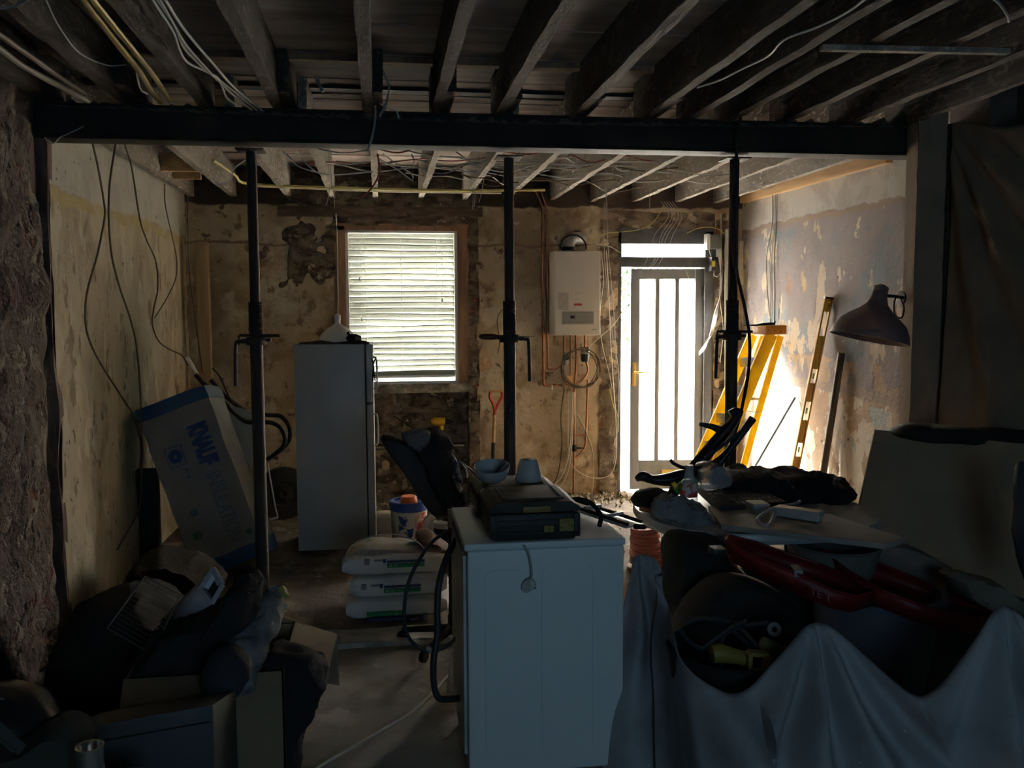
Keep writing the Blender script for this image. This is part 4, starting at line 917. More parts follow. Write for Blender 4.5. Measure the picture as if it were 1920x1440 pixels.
lean((1491, 745), -.58, .3, .010, mat('blue grey rod', (.16, .19, .26), .5), 'metal_rod', 'thin blue grey rod slanting across the bright foot of the right wall', 'rod', 885)

# ================================================================ WALL LAMP ON THE PIER
WL = thing('wall_lamp', 'brown dome shaded lamp on an arm fixed to the plaster pier', 'lamp'); yL = 4.5
apx = P(1651, 545, yL); rim = P(1630, 636, yL); axd = (apx - rim).normalized(); H_ = (apx - rim).length
R_ = (P(1697, 646, yL) - P(1565, 626, yL)).length / 2
m_shade = mat('mauve brown enamel', (.26, .165, .15), .6)
MB().lathe([(R_, 0), (R_ * .96, .035), (R_ * .82, .09), (R_ * .62, .125), (R_ * .42, .155), (R_ * .26, .19), (R_ * .20, .225), (R_ * .18, H_)], rim, axis=axd, n=40).build('shade', m_shade, WL, solid=.003)
MB().lathe([(R_ * .19, H_ - .01), (R_ * .19, H_ + .02), (R_ * .05, H_ + .035), (0, H_ + .035)], rim, axis=axd, n=20).build('lamp_holder', m_shade, WL)
q = P(1700, 558, 4.72)
MB().tube([P(1656, 554, yL), P(1680, 556, yL + .08), q + Vector((0, .03, 0))], .009, smooth=4).build('arm', m_steel, WL)
MB().tube([P(1680, 556, yL + .06), P(1676, 570, yL + .06), P(1678, 590, yL + .08), P(1690, 596, yL + .15), P(1695, 578, yL + .2), P(1688, 558, yL + .15)], .005, smooth=5).build('scroll', m_steel, WL)
MB().lathe([(0, 0), (.035, 0), (.04, .012), (0, .015)], Vector((nx0 - .002, 4.76, q.z)), axis=(-1, 0, 0), n=20).build('backplate', m_steel, WL)
# ================================================================ SOFT SHAPES
def resample(pts, n):
    pts = pts + [pts[0]]; L = [0]
    for a, b in zip(pts, pts[1:]): L.append(L[-1] + (b - a).length)
    out = []; k = 0
    for i in range(n):
        s = L[-1] * i / n
        while L[k + 1] < s: k += 1
        out.append(pts[k].lerp(pts[k + 1], (s - L[k]) / max(1e-9, L[k + 1] - L[k])))
    return out
def lens(px, Y, depth, shr=.55, n=40, amp=.01, sc=9, rings=9, seed=0, zmin=0.004, back=None):
    """soft rounded body filling an outline, depth metres thick from Y backwards"""
    base = [P(p[0], p[1], Y + depth / 2) for p in px]
    m = len(base); cl = []
    for i in range(m):
        a, b, c, d = base[i - 1], base[i], base[(i + 1) % m], base[(i + 2) % m]
        for k in range(4):
            t = k / 4; cl.append(.5 * ((2 * b) + (c - a) * t + (2 * a - 5 * b + 4 * c - d) * t * t + (3 * b - a - 3 * c + d) * t ** 3))
    r = resample(cl, n); c = sum(r, Vector()) / n; rg = []
    for k in range(rings):
        t = PI * (k + .0) / (rings - 1); s = shr + (1 - shr) * math.sin(t); dy = -depth / 2 * math.cos(t)
        if k in (0, rings - 1): s *= .7
        ring_ = []
        for p in r:
            q = c + (p - c) * s + Vector((0, dy, 0)); q += noise.noise_vector(q * sc + Vector((seed, 0, 0))) * amp + noise.noise_vector(q * sc * 3 + Vector((seed, 9, 0))) * amp * .4
            q.z = max(q.z, zmin); ring_.append(q)
        rg.append(ring_)
    return MB().loft(rg)
def T1(name, mb, m, label, cat, group=None, **k): return tag(mb.build(name, m, **k), label, cat, group)

# ================================================================ WASHING MACHINE
yw0 = 3.12
X0, X1 = P(877, 1100, yw0).x, P(1170, 1012, yw0).x; ZT = P(1020, 1014, yw0).z; Y1 = yw0 + .60
m_wm = mat('white appliance panel', (.66, .70, .71), .4, bump=.05, bscale=50)
WM = thing('washing_machine', 'white washing machine in the foreground turned side on with hoses at its back', 'washing machine')
MB().box((X0, yw0, .03), (X1, Y1, ZT - .028)).build('cabinet', m_wm, WM, bevel=.008, seg=3)
MB().box((X0 - .012, yw0 - .008, ZT - .026), (X1 + .004, Y1 + .004, ZT)).build('worktop', m_wm, WM, bevel=.007, seg=3)
em = MB()
def groove(pts): em.tube([Vector((p[0], yw0 - .0005, p[1])) for p in pts], .0022, n=6)
W_ = X1 - X0
def arch(u, s): return [(X0 + W_ * u, .12), (X0 + W_ * u, ZT - .13), (X0 + W_ * u + s * .008, ZT - .11), (X0 + W_ * u + s * .03, ZT - .10), (X0 + W_ * (u + s * .22), ZT - .10)]
groove(arch(.11, 1)); groove([(X0 + W_ * .47, .10), (X0 + W_ * .47, ZT - .11), (X0 + W_ * .47 + .02, ZT - .095)]); groove([(X0 + W_ * .80, .12), (X0 + W_ * .80, ZT - .11), (X0 + W_ * .77, ZT - .095)])
em.build('pressed_line', m_wm, WM)
bp = MB().box((X0 - .014, yw0 + .03, .10), (X0 - .001, Y1 - .03, ZT - .05)); bp.build('back_panel', mat('galvanised back panel', (.55, .56, .55), .5, col2=(.42, .40, .37), scale=5), WM, bevel=.003)
for (u, v) in ((X0 + .05, yw0 + .05), (X1 - .05, yw0 + .05), (X0 + .05, Y1 - .05), (X1 - .05, Y1 - .05)): MB().lathe([(0, 0), (.02, 0), (.02, .032), (0, .032)], (u, v, 0), n=12).build('foot', m_black, WM)
m_hose = mat('dark grey hose', (.035, .038, .042), .5)
MB().tube([P(915, 968, 3.62), P(885, 985, 3.56), P(862, 1003, 3.5), P(840, 1040, 3.42), P(824, 1090, 3.36), P(820, 1140, 3.34), P(820, 1190, 3.32), P(813, 1240, 3.30), P(814, 1285, 3.30), P(822, 1308, 3.30), P(838, 1311, 3.32), P(866, 1309, 3.36)], .0125, n=12, smooth=6).build('drain_hose', m_hose, WM)
MB().tube([P(880, 985, 3.7), P(850, 993, 3.65), P(815, 1012, 3.6), P(786, 1050, 3.55), P(765, 1095, 3.5), P(758, 1145, 3.5), P(762, 1185, 3.5), P(780, 1210, 3.5), P(806, 1221, 3.5), P(835, 1212, 3.5), P(860, 1190, 3.52), P(874, 1150, 3.52), P(879, 1095, 3.5), P(884, 1068, 3.5)], .0075, n=10, smooth=6).build('inlet_hose', m_hose, WM)
MB().tube([P(800, 1215, 3.5), P(812, 1222, 3.5)], .012, n=10).build('hose_coupling', m_greyc, WM)
PC = MB().tube([P(975, 1022, yw0 + .03), P(981, 1022, yw0 - .006), P(990, 1035, yw0 - .016), P(995, 1055, yw0 - .014), P(997, 1078, yw0 - .014), P(994, 1090, yw0 - .02)], .0042, n=8, smooth=5).build('power_cord', m_greyc, WM)
q = P(991, 1098, yw0 - .02); MB().lathe([(0, -.012), (.018, -.012), (.021, -.004), (.021, .006), (.017, .012), (0, .012)], q, axis=(-.7, -.7, 0), n=20, sx=1.5).build('plug', mat('pale plug', (.55, .56, .52), .4), PC)
pp = MB()
for dz in (-.010, .0, .010): pp.tube([q + Vector((.008, 0, dz)), q + Vector((.027, .0, dz))], .0025, n=6)
pp.build('plug_pin', m_steel, PC)

# ---- tool cases on the washing machine
m_case = mat('black tool case', (.009, .0085, .008), .5, bump=.2, bscale=60); m_lid = mat('dusty black lid', (.026, .024, .022), .7, col2=(.05, .044, .036), scale=9)
def case(label, yc0, yc1, xa, xb, h, z0=ZT, latch=True):
    c = thing('tool_case', label, 'tool case', 'tool cases on the washing machine')
    z1 = z0 + h; cx = (xa + xb) / 2
    b = MB(); ch = .02
    poly = [Vector((xa + ch, yc0, z0)), Vector((xb - ch, yc0, z0)), Vector((xb, yc0, z0 + ch)), Vector((xb, yc0, z0 + h * .7)), Vector((xa, yc0, z0 + h * .7)), Vector((xa, yc0, z0 + ch))]
    b.prism(poly, (0, yc1 - yc0, 0)).build('case_body', m_case, c, bevel=.006)
    poly = [Vector((xa - .004, yc0 - .004, z0 + h * .72)), Vector((xb + .004, yc0 - .004, z0 + h * .72)), Vector((xb + .002, yc0 - .004, z0 + h * .84)), Vector((xb - .03, yc0 - .004, z1)), Vector((xa + .03, yc0 - .004, z1)), Vector((xa - .002, yc0 - .004, z0 + h * .84))]
    l = MB().prism(poly, (0, yc1 - yc0 + .008, 0)); l.build('lid', m_lid, c, bevel=.006)
    r = MB(); r.box((xa + .05, yc0 + .04, z1 - .002), (xa + .06, yc1 - .04, z1 + .006)); r.box((xb - .06, yc0 + .04, z1 - .002), (xb - .05, yc1 - .04, z1 + .006)); r.box((xa + .05, yc0 + .04, z1 - .002), (xb - .05, yc0 + .05, z1 + .006)); r.build('lid_rib', m_lid, c, bevel=.002)
    g = MB()
    for k in range(4): g.box((xa + .03, yc0 - .006, z0 + .025 + k * .022), (xb - .03, yc0 + .002, z0 + .030 + k * .022))
    g.build('front_ribs', m_case, c, bevel=.001)
    if latch:
        MB().box((cx - .045, yc0 - .014, z0 + h * .74), (cx + .055, yc0 - .002, z0 + h * .90)).build('latch', mat('dull yellow latch', (.22, .14, .03), .5), c, bevel=.003)
        a, b_ = P(1020, 998, yc0 - .008), P(1038, 985, yc0 - .008); yl_ = mat('yellow warning label', (.26, .19, .02), .5, col2=(.15, .11, .02), scale=70)
        MB().box((a.x, yc0 - .009, a.z), (b_.x, yc0 - .005, b_.z)).build('small_label', yl_, c)
        a, b_ = P(1049, 996, yc0 - .008), P(1076, 972, yc0 - .008); MB().box((a.x, yc0 - .009, a.z), (b_.x, yc0 - .005, b_.z)).build('large_label', yl_, c)
    for s in (xa + .012, xb - .012): MB().box((s - .012, yc0 - .012, z0 + .01), (s + .012, yc0 + .02, z0 + h * .68)).build('corner_post', m_case, c, bevel=.004)
    return c
xa_, xb_ = P(918, 985, 3.135).x, P(1087, 985, 3.135).x
case('black tool case with yellow latch and labels, at the front of the washing machine', 3.135, 3.44, xa_, xb_, P(1000, 941, 3.135).z - ZT)
case2 = case('black tool case behind the one with the yellow latch', 3.48, 3.77, xa_ - .01, xb_ + .0, P(960, 893, 3.75).z - ZT, latch=False)
zc2 = P(960, 893, 3.75).z
MB().lathe([(0, 0), (.016, 0), (.018, .004), (.0, .006)], (xa_ + .02, 3.46, zc2 - .005), axis=(0, -.5, .8), n=16).build('round_catch', m_greyc, case2)
MB().tube([Vector((xb_ + .0, 3.36, ZT + .09)), Vector((xb_ + .04, 3.33, ZT + .10)), Vector((xb_ + .08, 3.30, ZT + .09)), Vector((xb_ + .11, 3.27, ZT + .05)), Vector((xb_ + .10, 3.25, ZT + .012))], .009, smooth=6).build('carry_strap', m_blackm, bpy.data.objects.get('tool_case'))
# bowl and cup on the rear case
BW = thing('shallow_bowl', 'wide shallow white bowl with a small whisk in it on the rear tool case', 'bowl'); q = P(923, 896, 3.62); q.z = zc2 + .016
m_bowl = mat('grey white plastic bowl', (.50, .51, .50), .5)
R_ = (P(956, 870, 3.62) - P(889, 870, 3.62)).length / 2
MB().lathe([(0, 0), (R_ * .62, 0), (R_ * .80, .010), (R_ * .97, .045), (R_, .058), (R_ * .95, .058), (R_ * .93, .048), (R_ * .75, .016), (0, .012)], q, axis=(-.05, -.26, 1), n=36).build('bowl', m_bowl, BW)
for k in range(4): MB().tube([q + Vector((.01, 0, .02)), q + Vector((.035 + .01 * k, .01 * (k - 1.5), .07)), q + Vector((.065, .0, .095))], .0015, n=5, smooth=4).build('wire_loop', m_steel, BW)
CU = thing('inverted_cup', 'white plastic pot turned upside down on the rear tool case', 'pot'); q = P(991, 899, 3.60); q.z = zc2 + .007
MB().lathe([(.053, 0), (.055, .004), (.050, .03), (.040, .075), (.034, .088), (.0, .090)], q, n=32).build('pot', m_bowl, CU, solid=.001)
# cutter on the right of the washer top
TC = thing('tile_cutter', 'flat grey metal tile cutter overhanging the right back of the washing machine', 'tile cutter')
a = Vector((xb_ + .03, 3.62, ZT + .030)); b = P(1190, 1008, 3.24); b.z = ZT + .010; 
d_ = (b - a).normalized(); s_ = Vector((-d_.y, d_.x, 0)).normalized()
MB().bar(a, b, .09, .006).build('bed', m_alu, TC, bevel=.001)
MB().bar(a + s_ * .035 + Vector((0, 0, .012)), b + s_ * .035 + Vector((0, 0, .012)), .012, .012).bar(a - s_ * .035 + Vector((0, 0, .012)), b - s_ * .035 + Vector((0, 0, .012)), .012, .012).build('rail', m_steel, TC, bevel=.002)
mdl = a.lerp(b, .45); MB().bar(mdl - s_ * .04 + Vector((0, 0, .02)), mdl + s_ * .04 + Vector((0, 0, .02)), .02, .016).build('slider', m_alu, TC, bevel=.003); MB().bar(a.lerp(b, .75) - s_ * .04 + Vector((0, 0, .02)), a.lerp(b, .75) + s_ * .04 + Vector((0, 0, .02)), .012, .012).build('cross_stop', m_alu, TC, bevel=.003)
MB().tube([b, b + d_ * .05 + Vector((0, 0, .008))], .009).build('handle', m_steel, TC)
# printed card box behind the washer
o = MB().obox(P(868, 975, 3.86), Vector((.045, .02, -.006)), Vector((-.02, .05, 0)), Vector((0, 0, .04))).build('card_carton', mat('grey printed card', (.45, .46, .42), .6, col2=(.30, .31, .28), scale=14), bevel=.002); tag(o, 'small crumpled silver grey carton behind the left corner of the washing machine', 'carton')
T1('grey_tray', MB().bar(P(862, 1300, 3.95), P(905, 950, 3.88), .12, .02, up=(0, 1, 0)), m_greyc, 'grey plastic bracket standing behind the washing machine next to the tool cases', 'bracket', bevel=.003)

# ================================================================ TIPPED CHAIR WITH COAT
CH = thing('tipped_chair', 'black padded chair leaning back with a fleece lined coat thrown over it', 'chair')
m_pad = mat('black chair vinyl', (.012, .012, .014), .6); m_coat = mat('black coat cloth', (.010, .011, .014), .95, bump=.5, bscale=60)
lens([(712, 822), (722, 812), (745, 819), (768, 832), (795, 868), (830, 912), (868, 950), (878, 964), (856, 978), (820, 972), (790, 940), (762, 895), (735, 858)], 4.46, .10, .8, amp=.003).build('backrest', m_pad, CH)
lens([(765, 815), (795, 805), (828, 812), (846, 832), (851, 862), (846, 885), (820, 890), (795, 868), (775, 840)], 4.36, .26, .6, amp=.024, sc=13, n=70, rings=14, seed=3).build('coat_body', m_coat, CH)
lens([(800, 868), (830, 868), (850, 890), (868, 925), (880, 945), (862, 962), (830, 945), (805, 905)], 4.34, .22, .65, amp=.020, sc=13, n=70, rings=14, seed=5).build('coat_sleeve', m_coat, CH)
fl = lens([(752, 815), (775, 806), (802, 806), (806, 822), (795, 838), (782, 846), (766, 835)], 4.32, .14, .6, amp=.006, sc=20, seed=8, n=60, rings=15); fl.wob(.008, 60).build('fleece_lining', mat('grey fleece', (.17, .16, .17), .98, bump=1, bscale=120), CH)
lens([(846, 850), (856, 862), (862, 885), (868, 905), (856, 900), (848, 875)], 4.40, .10, .7, amp=.004, seed=2).build('checked_cloth', mat('checked blue and white cloth', (.16, .17, .22), .9, col2=(.03, .05, .14), scale=38, thr=(.48, .52)), CH)
MB().tube([P(820, 972, 4.40), P(845, 966, 4.36), P(868, 954, 4.36), P(886, 934, 4.40), P(884, 925, 4.5)], .012, smooth=5, n=10).build('chrome_ring', mat('dull chrome', (.5, .5, .48), .25, .9), CH)
MB().tube([P(858, 866, 4.52), P(868, 870, 4.5), P(875, 882, 4.5), P(876, 895, 4.5)], .008, smooth=4, n=8).build('arm_loop', MATS['dull chrome'], CH)
q = P(848, 972, 4.50); MB().lathe([(.0, .06), (.022, .06), (.022, q.z), (0, q.z)], (q.x, q.y, 0), n=14).build('gas_column', m_steel, CH)
for k in range(5):
    a_ = 2 * PI * k / 5 + .3; e_ = Vector((q.x + .27 * math.cos(a_), q.y + .27 * math.sin(a_), .06)); MB().tube([(q.x, q.y, .09), e_], [.022, .014], n=8).build('base_leg', m_steel, CH); MB().lathe([(0, -.012), (.028, -.012), (.03, 0), (.028, .012), (0, .012)], e_ - Vector((0, 0, .03)), axis=(math.sin(a_), -math.cos(a_), 0), n=14).build('castor', m_black, CH)

# ================================================================ TUBS, BAGS AND SACKS BEHIND THE WASHING MACHINE
TB = thing('lidded_tub', 'white tub with a blue rim and orange screw cap between fridge and washing machine', 'tub'); yt = 6.25
q = P(768, 1040, yt); q.z = 0; top = P(768, 937, yt).z; R_ = .128
MB().lathe([(0, .0), (R_ * .88, .0), (R_ * .9, .02), (R_, top - .03), (0, top - .03)], q, n=32).build('tub_body', mat('cream white tub', (.62, .60, .53), .45), TB)
MB().lathe([(R_ + .002, top - .065), (R_ + .010, top - .06), (R_ + .012, top - .005), (R_ + .004, top), (R_ - .008, top - .002), (R_ - .01, top - .02), (0, top - .02)], q, n=32).build('blue_lid', mat('blue lid', (.03, .08, .35), .4), TB)
MB().lathe([(0, top + .028), (.05, top + .028), (.055, top + .02), (.062, top - .02), (0, top - .02)], q + Vector((.0, 0, 0)), n=28).build('orange_cap', mat('orange cap', (.85, .16, .02), .45), TB)
rl = MB(); rl.lathe([(R_ * .945, .14), (R_ * .985, .30)], q, n=24, arc=.30); rl2 = MB()
for v in rl.v: v.xy = (Matrix.Rotation(math.radians(235), 3, 'Z') @ (v - q)).xy + q.xy; v += Vector((v.x - q.x, v.y - q.y, 0)).normalized() * .004
rl.build('blue_graphic', mat('blue and white print', (.60, .60, .56), .5, col2=(.03, .08, .35), scale=9, thr=(.58, .62)), TB)
r3 = MB(); r3.lathe([(R_ * .945, .12), (R_ * .995, .32)], q, n=24, arc=.13)
for v in r3.v: v.xy = (Matrix.Rotation(math.radians(285), 3, 'Z') @ (v - q)).xy + q.xy; v += Vector((v.x - q.x, v.y - q.y, 0)).normalized() * .006
r3.build('red_label', mat('red label', (.45, .04, .03), .5, col2=(.65, .6, .55), scale=18), TB)
t2 = thing('small_tub', 'small dark blue tub with a clear lid behind the stacked bags', 'tub'); q = P(834, 1010, 5.3); q.z = 0; zt_ = P(834, 978, 5.3).z
MB().lathe([(0, 0), (.055, 0), (.066, zt_ - .02), (0, zt_ - .02)], q, n=24).build('tub_body', mat('navy tub', (.03, .05, .16), .4), t2); MB().lathe([(.068, zt_ - .03), (.072, zt_ - .028), (.07, zt_), (.04, zt_ + .012), (0, zt_ + .014)], q, n=24).build('clear_lid', mat('cloudy lid', (.5, .5, .5), .3), t2)
T1('plastic_canister', MB().box((P(706, 1000, 6.2).x, 6.15, 0), (P(733, 1000, 6.2).x, 6.4, P(715, 968, 6.2).z)), mat('cream plastic', (.55, .5, .38), .6), 'low cream plastic canister between the fridge and the blue rimmed tub', 'canister', bevel=.015)
T1('clear_bag', lens([(790, 985), (800, 968), (825, 965), (845, 975), (855, 1000), (848, 1060), (840, 1098), (800, 1098), (785, 1040)], 5.6, .25, .6, amp=.012, sc=14), mat('crumpled clear plastic', (.45, .43, .38), .25, col2=(.3, .28, .24), scale=14, transp=.35, bump=.8, bscale=30), 'crumpled see-through plastic bag behind the stacked bags', 'bag')
T1('paper_sack', lens([(778, 1000), (800, 996), (830, 1012), (850, 1030), (852, 1065), (838, 1080), (815, 1062), (790, 1040), (780, 1020)], 5.0, .22, .6, amp=.02, sc=12), mat('brown paper', (.22, .14, .09), .8, col2=(.14, .09, .06), scale=10, bump=.8, bscale=25), 'crumpled brown paper sack at the right of the stacked bags', 'sack')
# stacked bags of plaster
m_bag = mat('white woven bag', (.74, .74, .73), .55, bump=.4, bscale=25); m_grn = mat('green print', (.04, .14, .08), .5); m_green = mat('bright green print', (.03, .30, .12), .5); m_navy = mat('navy print', (.03, .07, .17), .5); m_gq = mat('grey print block', (.25, .27, .30), .5)
m_pp = mat('pale print', (.20, .42, .28), .5)
bags = [((648, 815), 1168, 1124, 4.90, 'bottom', True), ((655, 815), 1122, 1081, 4.94, 'middle', False), ((642, 812), 1080, 1042, 4.93, 'top', False)]
for (xx, yb_, yt_, Y, pos, flip) in bags:
    bg = thing('plaster_bag', 'white bag with a green and navy stripe, %s of the stack on the floor' % {'bottom': 'lowest', 'middle': 'middle one', 'top': 'top one'}[pos], 'bag', 'stacked bags of plaster')
    x0, x1 = P(xx[0], 1120, Y).x, P(xx[1], 1120, Y).x; z0, z1 = max(.012 if pos == 'bottom' else 0, P(730, yb_, Y).z), P(730, yt_, Y).z
    if pos == 'bottom': z0 = .014
    rg = []; n = 16; D_ = .36
    for i in range(n + 1):
        u = i / n; x = x0 - .0 + (x1 - x0 + .07) * u; e = min(1, min(u, 1 - u) / .10) ** .5 * .42 + .58; r = []
        for k in range(24):
            a_ = 2 * PI * k / 24; cy__ = math.cos(a_); sz = math.sin(a_); sq = lambda w: math.copysign(abs(w) ** .35, w)
            p = Vector((x + (.035 * (sq(cy__) + 1) / 2) , Y + D_ / 2 + D_ / 2 * sq(cy__) * (.9 + .1 * e), (z0 + z1) / 2 + (z1 - z0) / 2 * sq(sz) * e * .985)); p += noise.noise_vector(p * 8) * .009; p.z = max(p.z, .01); r.append(p)
        rg.append(r)
    MB().loft(rg).build('sack', m_bag, bg)
    zc = (z0 + z1) / 2; yy = Y - .022
    def fl_(nm, u0, u1, v0, v1, m, par=bg, dy=0):
        a_, b_ = P(u0, v1, yy), P(u1, v0, yy); return MB().box((a_.x, yy - dy, a_.z), (b_.x, yy + .020, b_.z)).build(nm, m, par)
    if not flip:
        o_ = xx[0] - 642; v = yt_ - 42 + 42
        s0, s1 = (726, 796) if pos == 'top' else (720, 789); vt = yt_ + (12 if pos == 'top' else 20) - 4
        fl_('navy_stripe', s0, s1, vt, vt + 6, m_navy); g_ = fl_('green_stripe', s0, s1, vt + 6, vt + 15, m_green)
        fl_('pale_print', s0 + 24, s1 - 3, vt + 9, vt + 11, m_pp, dy=.001); fl_('pale_ring', s0 + 4, s0 + 9, vt + 8, vt + 13, m_pp, dy=.001); fl_('pale_ring', s0 + 13, s0 + 18, vt + 8, vt + 13, m_pp, dy=.001)
        fl_('grey_square', s0 - 42, s0 - 33, vt, vt + 10, m_gq); fl_('dark_emblem', s0 - 8, s0 - 2, vt, vt + 6, m_navy); fl_('small_print', s0 - 24, s0 - 9, vt + 1, vt + 3, m_gq)
    else:
        fl_('green_stripe', 688, 757, 1146, 1157, m_green); fl_('navy_stripe', 688, 757, 1157, 1166, m_navy); fl_('pale_print', 691, 735, 1151, 1153, m_pp, dy=.001); fl_('pale_ring', 741, 746, 1149, 1154, m_pp, dy=.001)
        fl_('grey_square', 794, 803, 1152, 1163, m_gq); fl_('dark_emblem', 763, 768, 1159, 1166, m_navy); fl_('small_print', 769, 785, 1161, 1164, m_gq)
    zz = z1
tt = lens([(648, 1044), (665, 1020), (700, 1015), (760, 1018), (808, 1022), (815, 1040), (800, 1052), (700, 1052)], 4.97, .30, .7, amp=.008, sc=10)
T1('dusty_sack', tt, mat('dusty beige sack', (.36, .31, .26), .8, col2=(.42, .40, .38), scale=7, bump=.6, bscale=20, layers=[((.10, .22, .15), 7, .60, .64, 3, (1, 1, 1), None, 2), ((.20, .24, .38), 6, .62, .66, 6, (1, 1, 1), None, 2)]), 'half empty dusty sack slumped over the top of the stacked bags', 'sack')
cable('thin_wire', [P(642, 1060, 4.9), P(655, 1030, 4.9), P(690, 1008, 4.9), P(740, 1002, 4.9), P(780, 1015, 4.9), P(800, 1035, 4.9)], .0035, m_greyc, 'thin grey wire arching over the stacked bags', 'wire')
cable('floor_cable', [PZ(560, 1470, .012), PZ(600, 1437, .012), PZ(660, 1402, .012), PZ(720, 1367, .012), PZ(770, 1337, .012), PZ(810, 1300, .012), PZ(850, 1258, .012), PZ(900, 1240, .012)], .006, m_cream, 'cream cable lying across the floor to the washing machine')

# ================================================================ RED CABLE REEL
RC = thing('hose_coil', 'tall coil of faded red hose standing on the floor right of the washing machine', 'hose coil'); q = PZ(1213, 1066, 0); q.z = 0
MB().lathe([(0, .0), (.13, .0), (.13, .018), (0, .018)], q, n=30).build('base_disc', m_newwood, RC)
m_rh = mat('faded red hose', (.62, .23, .21), .6, col2=(.52, .17, .15), scale=8)
pts = []; H_ = P(1200, 985, q.y).z
for i in range(0, 15 * 20):
    a_ = i / 20 * 2 * PI; u = i / 300; r = (.105 - .025 * u) * (1 + .03 * math.sin(i * .37)); pts.append(q + Vector((-.02 * u + r * math.cos(a_), r * math.sin(a_), .035 + (H_ - .05) * u + .006 * math.sin(i * .21))))
MB().tube(pts, .0125, n=8).build('coils', m_rh, RC)
MB().lathe([(0, .02), (.07, .02), (.06, H_ - .03), (0, H_ - .03)], q, n=20).build('core', m_rh, RC)
for k in range(5):
    pts = []; rnd2 = random.Random(k)
    c_ = q + Vector((.17 + .02 * k, -.05 + .03 * k, .10)); 
    for i in range(9): a_ = 2 * PI * i / 8; pts.append(c_ + Vector((.07 * math.cos(a_) * (1 + .2 * rnd2.random()), .06 * math.sin(a_), .09 * math.sin(a_ + .5 * k) + .01 * rnd2.random())))
    MB().tube(pts, .004, n=6, smooth=5).build('loose_loop', m_rh, RC)
T1('tape_strap', MB().lathe([(.106, .14), (.108, .15), (.107, .165)], q, n=24), m_blackm, 'black strap round the middle of the red hose coil', 'strap') if False else None

# ================================================================ TABLE AND WHAT IS ON IT
ZTB = .74
TA = thing('oval_table', 'pale oval table under the pile of tools in the right foreground', 'table')
cxt, cyt, rx, ry = 1.76, 4.10, .56, .50
def ell(k, s=1.0, z=0): 
    a_ = 2 * PI * k / 72; c_, s_2 = math.cos(a_), math.sin(a_); f = lambda w: math.copysign(abs(w) ** .8, w); return Vector((cxt + rx * s * f(c_), cyt + ry * s * f(s_2), z))
tb = MB(); tb.loft([[ell(k, .93, ZTB - .055) for k in range(72)], [ell(k, .98, ZTB - .048) for k in range(72)], [ell(k, 1.0, ZTB - .03) for k in range(72)], [ell(k, 1.0, ZTB - .012) for k in range(72)], [ell(k, .99, ZTB) for k in range(72)]])
tb.build('tabletop', mat('pale grey gloss table', (.40, .41, .41), .3), TA, ang=.5)
for (u, v) in ((cxt - .32, cyt - .25), (cxt + .32, cyt - .25), (cxt - .32, cyt + .27), (cxt + .32, cyt + .27)): MB().tube([(u, v, ZTB - .05), (u * 1.0, v, 0.0)], [.028, .02], n=12).build('leg', m_steel, TA)
def Z_(px, py, dz=0): q = PZ(px, py, ZTB + dz); q.z = ZTB + dz; return q
# white board laid over it
PK = MB(); a, b, c, d = Z_(1328, 948, .035), Z_(1548, 962, .035), Z_(1698, 1008, .035), Z_(1352, 984, .035); c2 = Z_(1660, 1020, .035)
PK.prism([a, b, c, c2, d], (0, 0, -.022)); T1('shelf_board', PK, mat('dusty white board', (.30, .28, .26), .6, col2=(.24, .225, .20), scale=5), 'dusty white board lying across the front of the table', 'board', bevel=.002)
# things on the table
T1('cardboard_piece', MB().prism([Z_(1198, 958, .004), Z_(1240, 966, .004), Z_(1265, 940, .004), Z_(1225, 932, .004)], (0, 0, .03)), mat('orange brown card', (.36, .16, .08), .7), 'orange brown piece of wood at the left end of the table', 'wood piece', bevel=.003)
T1('work_glove', lens([(1222, 962), (1232, 938), (1262, 930), (1292, 938), (1320, 958), (1340, 985), (1348, 1010), (1325, 1012), (1300, 990), (1270, 972), (1240, 972)], 3.80, .18, .6, amp=.030, sc=18, n=90, rings=15, seed=4), mat('grey cotton glove', (.24, .25, .26), .9, col2=(.16, .17, .18), scale=9, bump=.8, bscale=60), 'limp grey work gloves draped over the front of the table', 'gloves')
T1('dark_cloth', lens([(1185, 935), (1200, 922), (1235, 918), (1265, 928), (1262, 940), (1230, 948), (1195, 948)], 4.05, .18, .6, amp=.012, sc=14, seed=9), m_coat, 'small dark cloth heap at the left end of the table', 'cloth')
IG = thing('impact_driver', 'dark long nosed power tool pointing left across the table towards the door', 'power tool'); yg = 4.25
MB().tube(PL([(1192, 899), (1205, 893), (1222, 899), (1245, 900), (1275, 896), (1298, 893), (1310, 893)], yg), [.012, .026, .022, .030, .040, .040, .03], n=14, smooth=3).build('barrel', m_black, IG)
MB().tube(PL([(1275, 900), (1262, 922), (1255, 938)], yg), [.03, .024, .026], n=10, smooth=3).build('grip', m_black, IG)
GN = thing('green_bottle', 'green plastic bottle with a yellow patch lying in the clutter on the table', 'bottle'); 
MB().tube(PL([(1266, 922), (1285, 912), (1304, 912)], 4.1), [.02, .036, .034], n=14, smooth=2).build('bottle_body', mat('bright green plastic', (.02, .38, .12), .35), GN); MB().tube(PL([(1262, 912), (1268, 908)], 4.06), .016, n=10).build('yellow_cap', mat('yellow cap', (.8, .55, .05), .4), GN)
CB = thing('clear_bottle', 'clear spray bottle with a red and white label among the tools on the table', 'bottle'); q = P(1292, 905, 4.02)
q.z = ZTB + .005; h_ = P(1292, 880, 4.02).z - q.z
MB().lathe([(0, 0), (.040, 0), (.042, .02), (.040, h_ * .6), (.024, h_ * .85), (.018, h_), (0, h_)], q, n=24).build('bottle_body', mat('clear plastic', (.65, .7, .72), .15, transp=.55), CB)
